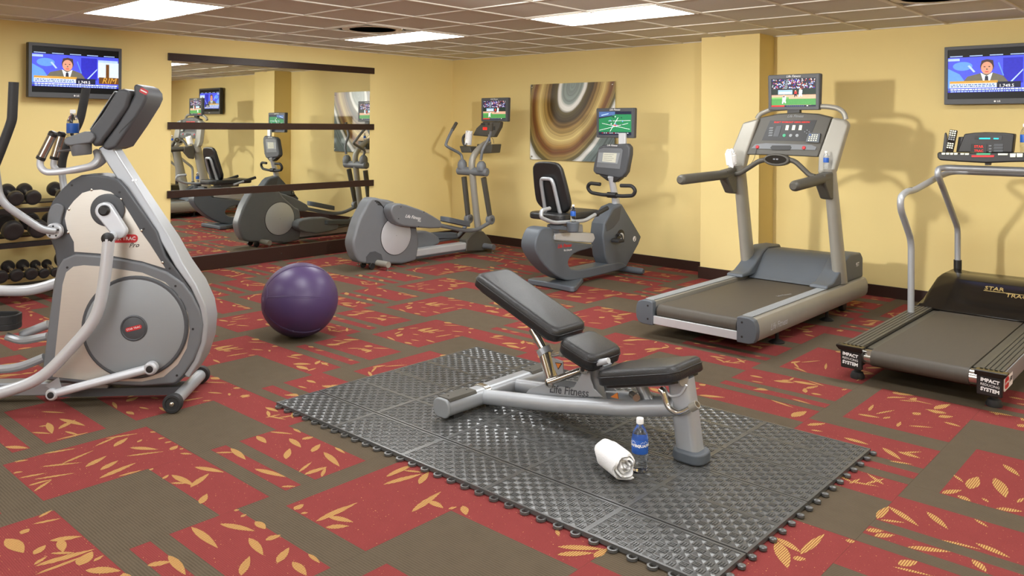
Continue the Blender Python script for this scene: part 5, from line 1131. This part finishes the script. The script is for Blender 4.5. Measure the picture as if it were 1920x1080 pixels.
# remote control and bottle standing on the console
ra, rb_ = Vector((*F3(540, 148)[:1], yc2 - .03, F3(540, 148)[1])), Vector((F3(470, 590)[0], yc2 - .06, F3(470, 590)[1] + .003))
rc = thing('remote_control', 'black television remote leaning in the tray of the black treadmill console', 'remote control', T2.o + rb_)
up_r = (ra - rb_).normalized(); rx = Vector((1, 0, 0)) - up_r * up_r.x; rx.normalize(); nr = rx.cross(up_r); Lr = (ra - rb_).length
MB().obox(up_r * Lr / 2, rx, up_r, nr, (.05, Lr, .018)).build('case', 'gloss', rc, bevel=.005)
fs = nr if nr.y < 0 else -nr
for r in range(9):
    for c in range(3):
        if r in (5,): continue
        MB().obox(up_r * (Lr * (.94 - .095 * r)) + rx * (c - 1) * .014 + fs * .0095, rx, up_r, fs, (.010, Lr * .055, .003)).build('key', 'cream' if r not in (3, 4) else 'lgrey', rc)
x, z = F3(1900, 600)
bottle('water bottle on the black treadmill console, cut by the right edge', (T2.o.x + x + .005, T2.o.y + yc2 + .04, z + .003), .19, 'water bottles')
# ================================================================== interlocking rubber mat
mx_e = [-3.66, -3.172, -2.684, -2.198, -1.712, -1.224]; my_e = [2.275, 2.53, 2.785, 3.038, 3.29, 3.54, 3.735]
mt = thing('rubber_mat', 'dark grey interlocking rubber mat under the weight bench', 'mat', (-2.44, 3.0, 0))
MT = .020
def mattile(w, d):
    mb = MB(); mb.box(.0015, w - .0015, .0015, d - .0015, .004, MT - .0016)
    nx, ny = 15, max(1, round(d / .0325)); m = .012; cw, ch = (w - 2 * m) / nx, (d - 2 * m) / ny; zt = MT - .0016
    # flat rim
    mb.ring([(.0015, .0015), (w - .0015, .0015), (w - .0015, d - .0015), (.0015, d - .0015)], [(m, m), (w - m, m), (w - m, d - m), (m, d - m)], zt - .0005, MT + .0003, 2)
    for i in range(nx):
        for j in range(ny):
            x0, y0 = m + i * cw, m + j * ch; x1, y1 = x0 + cw, y0 + ch; g = .0028
            if (i + j) % 2:
                c = ((x0 + x1) / 2, (y0 + y1) / 2, zt + .0042)
                mb._add([(x0 + g, y0 + g, zt), (x1 - g, y0 + g, zt), (x1 - g, y1 - g, zt), (x0 + g, y1 - g, zt), c], [(0, 1, 4), (1, 2, 4), (2, 3, 4), (3, 0, 4)])
            else:
                for k in range(3):
                    if (i // 2 + j) % 2: a = x0 + g + k * (cw - g) / 3; mb.box(a, a + .0045, y0 + g, y1 - g, zt, zt + .003)
                    else: a = y0 + g + k * (ch - g) / 3; mb.box(x0 + g, x1 - g, a, a + .0045, zt, zt + .003)
    return mb.mesh('mat_tile', 'matt', smooth=False)
cache = {}
loopm = None
for i in range(5):
    for j in range(6):
        w_, d_ = mx_e[i + 1] - mx_e[i], my_e[j + 1] - my_e[j]; key = (round(w_, 2), round(d_, 2))
        if key not in cache: cache[key] = mattile(*key)
        o = bpy.data.objects.new('mat_tile', cache[key]); COL.objects.link(o); o.parent = mt; o.location = (mx_e[i] + 2.44, my_e[j] - 3.0, 0)
lm = MB().ring(circ(.019, 14), circ(.012, 14), 0, .009, 2).mesh('edge_loop', 'matt')
n = 0
for k in range(31):
    x = mx_e[0] + .04 + k * (mx_e[-1] - mx_e[0] - .08) / 30; o = bpy.data.objects.new('edge_loop', lm); COL.objects.link(o); o.parent = mt; o.location = (x + 2.44, my_e[0] - 3.0 - .008, .003)
hm = MB().lathe([(.010, 0), (.014, .003), (.014, .012), (.009, .015)], n=12).box(-.022, -.004, -.005, .005, .004, .011).mesh('edge_hook', 'matt')
for k in range(19):
    y = my_e[0] + .03 + k * (my_e[-1] - my_e[0] - .05) / 18; o = bpy.data.objects.new('edge_hook', hm); COL.objects.link(o); o.parent = mt; o.location = (mx_e[-1] + 2.44 + .016, y - 3.0, .001)
# ================================================================== exercise ball
br_ = .252; bc = Vector((-4.745, 3.128, br_))
bl = thing('exercise_ball', 'shiny purple exercise ball on the carpet', 'ball', (bc.x, bc.y, 0))
MB().sphere((0, 0, br_), br_, 64, 40, (1, 1, .985)).build('ball_skin', 'ball', bl)
axd = (-RT * .86 - FW * .42 + UP * .12).normalized(); cB = Vector((0, 0, br_ * .995))
e_a = axd.cross(UP).normalized(); e_b = axd.cross(e_a)
def arc(pts): return MB().tube(pts, .0022, 6)
rp_ = [cB + (axd * math.cos(.36) + (e_a * math.cos(t) + e_b * math.sin(t)) * math.sin(.36)) * br_ * .998 for t in [2 * math.pi * k / 40 for k in range(41)]]
arc(rp_).build('pole_ring', 'ball', bl)
for k in range(6):
    t = .25 + k * math.pi / 3; dd = e_a * math.cos(t) + e_b * math.sin(t)
    for off in (-.02, .02):
        d2 = e_a * math.cos(t + off) + e_b * math.sin(t + off)
        pts = [cB + (axd * math.cos(a) + d2 * math.sin(a)) * br_ * .997 for a in [.37 + i * .09 for i in range(20)]]
        pts = [(p.x, p.y, max(p.z, .002)) for p in pts]
        arc(pts).build('seam', 'ball', bl)
q = cB + (axd * .985 + FW * -.17).normalized() * br_ * 1.0005
text('lettering', 'i', .05, q + axd * .0008, FW.cross(UP) * .3 - FW, UP, 'wprint', bl)
# ================================================================== adjustable bench
BN = Frame(-2.3, 3.075, 90); yn = 0
bn = thing('weight_bench', 'adjustable weight bench with black padded seat and silver frame on the mat', 'weight bench', (BN.o.x, BN.o.y, MT + .0035))
bnp = crop(780, 490, 2.7)
ZM = MT
def bp2(x, y, yy): p = on(*bnp(x, y), 1, BN.o.y + yy); return (p.x - BN.o.x, p.z - ZM)
# rear cross foot (runs along y)
def ovalbar(y0, y1, xc, zc, wx, wz): return MB().prism([(xc + a, zc + b) for a, b in rrect(wx, wz, min(wx, wz) * .42, 6)], y0, y1, 1)
xr = -.56
rc_ = ovalbar(-.39, .43, xr, .055, .105, .085).build('rear_foot_bar', 'silver', bn, bevel=.003)
for s0, s1 in ((-.405, -.385), (.425, .445)): ovalbar(s0, s1, xr, .055, .112, .092).build('end_cap', 'lgrey', rc_, bevel=.008)
for s0, s1 in ((-.385, -.20), (.22, .425)):
    pl = MB().prism([(xr - .046, .088), (xr - .036, .103), (xr + .036, .103), (xr + .046, .088)], s0, s1, 1).build('top_plate', 'olive', rc_, bevel=.003)
    for yy in (s0 + .03, s1 - .03): MB().lathe([(.004, 0), (.004, .002)], (xr, yy, .103), (0, 0, 1), 8).build('screw', 'black', pl)
for yy in (-.32, .36): MB().box(xr - .035, xr + .035, yy - .03, yy + .03, 0, .016).build('rubber_pad', 'rubber', rc_)
ovalbar(-.135, -.10, xr, .055, .116, .096).build('collar', 'chrome', rc_, bevel=.004)
# two rails to the front post
for sg in (-1, 1):
    if sg < 0: pr_ = [(-.54, -.140, .052), (-.1, -.104, .106), (.20, -.080, .155), (.30, -.052, .168), (.50, -.026, .212)]
    else: pr_ = [(-.54, .105, .052), (-.1, .085, .106), (.20, .065, .155), (.30, .045, .168), (.50, .022, .212)]
    r = MB().tube(pr_, .036, 18, fil=.1)
    r.build('main_rail', 'silver', bn)
MB().prism([(-.02, .06), (.0, .10), (.12, .15), (-.06, .08)], -.03, .03).build('cross_gusset', 'silver', bn)
# front post and foot
rings = []
for f, z in ((0, .035), (.5, .20), (1, .345)):
    xc = .555 - .05 * f; rings.append([(xc + a, b, z) for a, b in rrect(.105, .085, .025, 4)])
MB().loft(rings).build('front_post', 'silver', bn)
MB().prism([(.560 + a, b) for a, b in rrect(.150, .125, .05, 6)], 0, .05, 2).build('rubber_foot', 'bgrey', bn, bevel=.012, seg=3)
# side plate with the name
pp = [bp2(*p, -.07) for p in ((555, 672), (575, 650), (650, 622), (770, 648), (800, 640), (835, 580), (850, 545), (875, 545), (882, 600), (900, 650), (945, 690), (800, 690), (650, 682))]
for sg in (-1, 1):
    sp_ = MB().prism(pp, -.070 if sg < 0 else .04, -.062 if sg < 0 else .048, 1).build('side_plate', 'silver', bn, bevel=.002)
    if sg < 0:
        a_, b_ = bp2(680, 660, -.07), bp2(865, 662, -.07); c = ((a_[0] + b_[0]) / 2, (a_[1] + b_[1]) / 2)
        text('logo', 'Life Fitness', .06, (c[0], -.0708, c[1]), (1, 0, .13), (0, 0, 1), 'dgrey', sp_, shear=.25, width=.235, bold=.0008)
# telescoping back post
q0, q1, q2 = [Vector((p[0], 0, p[1])) for p in (bp2(685, 590, 0), bp2(645, 445, 0), bp2(590, 345, 0))]
MB().tube([q0, q1], .035, 16, flat=.8).build('post_sleeve', 'chrome', bn)
MB().tube([q1 - (q2 - q1) * .2, q2], .021, 14).build('post_tube', 'chrome', bn)
MB().tube([q1, q1 + (q1 - q2).normalized() * .03], .042, 16, flat=.85).build('sleeve_collar', 'silver', bn)
k0 = Vector((bp2(690, 480, -.02)[0], -.02, bp2(690, 480, -.02)[1])); k1 = Vector((bp2(740, 468, -.05)[0], -.05, bp2(740, 468, -.05)[1]))
MB().tube([k0, k1], .010, 12).build('pull_pin', 'chrome', bn)
MB().tube([k1, k1 + (k1 - k0).normalized() * .025], .019, 14).build('pin_knob', 'wsilver', bn)
wp = [bp2(*p, -.03) for p in ((690, 490), (745, 510), (748, 575), (735, 590), (720, 580), (700, 540))]
wpl = MB().prism(wp, -.034, -.028, 1).build('warning_bracket', 'silver', bn)
wt = [bp2(*p, -.035) for p in ((704, 515), (740, 520), (720, 552))]
M['orange'] = mat('orange_print', rgb(205, 120, 50), .5); lb_ = MB().prism(wt, -.036, -.034, 1).build('warning_label', 'black', wpl)
ctr = Vector((sum(p[0] for p in wt) / 3, sum(p[1] for p in wt) / 3)); MB().prism([tuple(ctr + (Vector(p) - ctr) * .75) for p in wt], -.037, -.036, 1).build('warning_triangle', 'orange', lb_)
pv0, pv1 = bp2(672, 615, -.09), bp2(800, 580, -.09)
MB().cyl((pv0[0], -.10, pv0[1]), (pv1[0] - .02, .02, pv1[1]), .017, n=14).build('pivot_bar', 'chrome', bn)
for p in ((672, 622), (848, 550)):
    a, b = bp2(*p, -.095); nt_ = MB().lathe([(.024, 0), (.024, .012), (.018, .016)], (a, -.085, b), (0, -1, 0), 18).build('pivot_nut', 'chrome', bn); MB().lathe([(.011, .012), (.011, .019)], (a, -.085, b), (0, -1, 0), 6).build('bolt', 'black', nt_)
sb0, sb1 = bp2(860, 548, -.04), bp2(995, 500, -.04)
MB().tube([(sb0[0], -.07, sb0[1]), ((sb0[0] + sb1[0]) / 2, -.07, (sb0[1] + sb1[1]) / 2 + .01), (sb1[0], -.07, sb1[1])], .014, 12).build('seat_hinge', 'lsilver', bn)
# pads: rounded slabs along a line in x,z
def pad(name, xa, za, xb, zb, half, th, parent, taper=1.0):
    a, b = Vector((xa, 0, za)), Vector((xb, 0, zb)); d = (b - a).normalized(); n = Vector((-d.z, 0, d.x)); n = n if n.z > 0 else -n; L = (b - a).length
    out = rrect(L, 2 * half, .045, 6); rings = []
    for k, (ins, h) in enumerate(((.006, -th), (0, -th + .006), (0, -.030), (.003, -.012), (.012, -.003), (.026, 0))):
        sx, sy = (L - 2 * ins) / L, (half - ins) / half
        rings.append([a + d * (L / 2 + x * sx) + Vector((0, y * sy, 0)) + n * h for x, y in out])
    o = MB().loft(rings).build(name, 'leather', parent, ang=60)
    sm = [a + d * (L / 2 + x * 1.002) + Vector((0, y * 1.004, 0)) + n * (-.030) for x, y in out]
    MB().tube(sm + sm[:1], .0028, 6).build('piping', 'leather', o)
    MB().loft([[a + d * (L / 2 + x * .9) + Vector((0, y * .85, 0)) + n * h for x, y in out] for h in (-th - .012, -th + .002)]).build('pad_board', 'black', o)
    return o
pad('back_pad', -.612, .664, -.075, .455, .128, .068, bn)
pad('back_pad_lower', -.060, .432, .135, .372, .128, .070, bn)
pad('seat_pad', .135, .312, .545, .420, .128, .066, bn)
# strut under the pads, seat support and adjusting lever at the post
MB().obox((-.345 - .028, 0, .56 - .095), (1, 0, -.39), (0, 1, 0), (.39, 0, 1), (.42, .05, .03)).build('back_support', 'silver', bn)
MB().obox((.0, 0, .34), (1, 0, -.32), (0, 1, 0), (.32, 0, 1), (.26, .06, .03)).build('lower_support', 'silver', bn)
MB().obox((.35, 0, .285), (1, 0, .26), (0, 1, 0), (-.26, 0, 1), (.36, .07, .03)).build('seat_support', 'silver', bn)
MB().tube([(.10, 0, .12), (.05, 0, .25), (.07, 0, .35)], .03, 12).build('seat_post', 'silver', bn)
MB().tube([(.36, 0, .17), (.30, 0, .27)], .026, 12).build('seat_strut', 'silver', bn)
kn = bp2(1362, 598, -.04); MB().lathe([(.028, -.0), (.032, .012), (.028, .024)], (kn[0] - .02, -.05, kn[1]), (1, -.2, 0), 20).build('post_cap', 'wsilver', bn)
lv = [(bp2(*p, -.06)[0], -.06, bp2(*p, -.06)[1]) for p in ((1235, 650), (1252, 665), (1275, 745), (1330, 775), (1360, 765), (1425, 728))]
MB().tube(lv, .0135, 12, fil=.03).build('adjusting_lever', 'chrome', bn)
MB().tube([Vector(lv[-1]) - (Vector(lv[-1]) - Vector(lv[-2])) * .5, lv[-1]], .018, 14).build('lever_grip', 'wsilver', bn)
MB().lathe([(.028, -.02), (.032, -.012), (.032, .012), (.028, .02)], (lv[0][0], -.055, lv[0][1]), (.5, -1, 0), 20).build('lever_pivot', 'wsilver', bn)
wb_ = [(bp2(*p, -.045)[0], -.045, bp2(*p, -.045)[1]) for p in ((1255, 640), (1285, 690), (1340, 680), (1368, 630))]
MB().tube(wb_, .006, 8, fil=.02).build('wire_loop', 'lsilver', bn)
kk = bp2(1110, 690, -.05); MB().cyl((kk[0] - .03, -.03, kk[1]), (kk[0] + .02, -.07, kk[1] + .005), .016, n=14).build('pull_pin', 'chrome', bn)
wt = [bp2(*p, -.06) for p in ((985, 690), (1020, 668), (1025, 700))]; MB().prism(wt, -.062, -.058, 1).build('warning_label', 'orange', bn)
# towel and bottle on the mat
TR_ = .060
p0, p1 = on(1135.8, 849.4, 2, MT + TR_), on(1173.6, 878.6, 2, MT + TR_)
ax_t = (p1 - p0); tw = (p0 + p1) / 2
towelroll('white rolled towel lying on the mat next to a water bottle', (tw.x, tw.y, MT + TR_ + .007), ax_t, TR_, ax_t.length, 'rolled towels')
bw = on(1188, 884, 2, MT + .004)
bt = bottle('blue labelled water bottle standing on the mat behind the towel', (bw.x + .01, bw.y + .03, MT + .005), .215, 'water bottles')
bt.rotation_euler = (0, 0, 0)
tc_ = -FW; lab = [c for c in bpy.data.objects if c.parent == bt and c.name.startswith('label_wrap')][0]
def wraptext(body, size, h, a0, R, parent):
    ob = text('lettering', body, size, (0, 0, 0), (1, 0, 0), (0, 0, 1), 'wprint', parent, bold=.0003)
    for v in ob.data.vertices:
        a = a0 + v.co.x / R; rr_ = R + .0006 + .0004 * (v.co.y < 0); v.co = (rr_ * math.cos(a), rr_ * math.sin(a), h + v.co.z)
a0 = math.atan2(-bt.location.y, -bt.location.x)
wraptext('AQUAFINA', .016, .108, a0 + .55, .034, lab); wraptext('AQUAFINA', .016, .108, a0 - 1.0, .034, lab)
for da in (.55, -1.0):
    pts = [(a0 + da - .45, .118), (a0 + da - .2, .124), (a0 + da, .119), (a0 + da + .15, .127), (a0 + da + .45, .118)]
    MB().tube([(.0343 * math.cos(a), .0343 * math.sin(a), h) for a, h in pts], .0006, 5).build('peak_line', 'wprint', lab)
# ================================================================== dumbbell rack and dumbbells
rk = thing('dumbbell_rack', 'black three tier dumbbell rack by the left wall', 'dumbbell rack', (-7.38, 2.0, 0))
for y in (-.72, .72):
    MB().tube([(.16, y, .02), (.14, y, .08), (-.13, y, .84)], .025, 10, flat=1).build('end_post', 'iron', rk)
    MB().box(-.2, .24, y - .03, y + .03, 0, .05).build('foot_bar', 'iron', rk, bevel=.005)
TI = [(.735, .0), (.465, .03), (.135, .06)]
for z, dx in TI:
    sh_ = MB().obox((.10 + dx * .5, 0, z), (1, 0, -.22), (0, 1, 0), (.22, 0, 1), (.10, 1.42, .012)).build('shelf_front', 'iron', rk)
    MB().obox((.145 + dx * .5, 0, z + .0), (1, 0, -.22), (0, 1, 0), (.22, 0, 1), (.012, 1.42, .035)).build('shelf_lip', 'iron', sh_)
    MB().obox((-.11 + dx * .5, 0, z + .05), (1, 0, -.22), (0, 1, 0), (.22, 0, 1), (.08, 1.42, .012)).build('shelf_rear', 'iron', rk)
    MB().obox((-.155 + dx * .5, 0, z + .050), (1, 0, -.22), (0, 1, 0), (.22, 0, 1), (.012, 1.42, .03)).build('shelf_back', 'iron', rk)
def dumbbell(tier, y, r, label):
    z, dx = TI[tier]; t = thing('dumbbell', label, 'dumbbell', (-7.38 + dx * .5, y, z + .034), 0, 'rubber headed dumbbells on the rack')
    ax = Vector((1, 0, -.22)).normalized(); c = Vector((-.005, 0, .028 + r * 1.02)); Lh = r * 1.05
    for s, nm in ((1, 'head'), (-1, 'head')):
        o_ = c + ax * s * .105
        MB().lathe([(r * .5, -Lh / 2), (r * .85, -Lh * .46), (r, -Lh * .25), (r, Lh * .25), (r * .9, Lh * .42), (r * .72, Lh / 2), (r * .45, Lh * .47)], o_, ax * s, 24).build(nm, 'iron', t)
    MB().tube([c - ax * .08, c, c + ax * .08], [.0145, .0175, .0145], 14).build('handle', 'chrome', t)
for a in ((0, 2.04, .058, 'dumbbell on the top rack tier, cut by the left edge of the photo'), (0, 2.165, .060, 'dumbbell on the top rack tier, first whole one from the left'), (0, 2.29, .060, 'dumbbell on the top rack tier, second whole one from the left'), (0, 2.52, .060, 'dumbbell on the top rack tier, half hidden by the elliptical'),
          (1, 2.14, .078, 'big dumbbell on the middle rack tier, at the left edge'), (1, 2.325, .074, 'big dumbbell on the middle rack tier, half hidden by the elliptical lever'), (1, 2.49, .070, 'dumbbell on the middle rack tier, mostly hidden behind the elliptical'),
          (2, 2.055, .052, 'small dumbbell on the bottom rack tier, cut by the left edge'), (2, 2.165, .050, 'small dumbbell on the bottom rack tier, second from the left edge'), (2, 2.272, .048, 'small dumbbell on the bottom rack tier, third from the left edge'), (2, 2.366, .040, 'small dumbbell on the bottom rack tier, fourth from the left edge'), (2, 2.452, .038, 'small dumbbell on the bottom rack tier, next to the elliptical')): dumbbell(*a)
mbl = thing('medicine_ball', 'black medicine ball on the bottom rack tier beside the elliptical', 'ball', (-7.42, 2.58, TI[2][0] + .075))
MB().sphere((0, 0, .082), .08, 28, 18).build('ball_skin', 'iron', mbl)
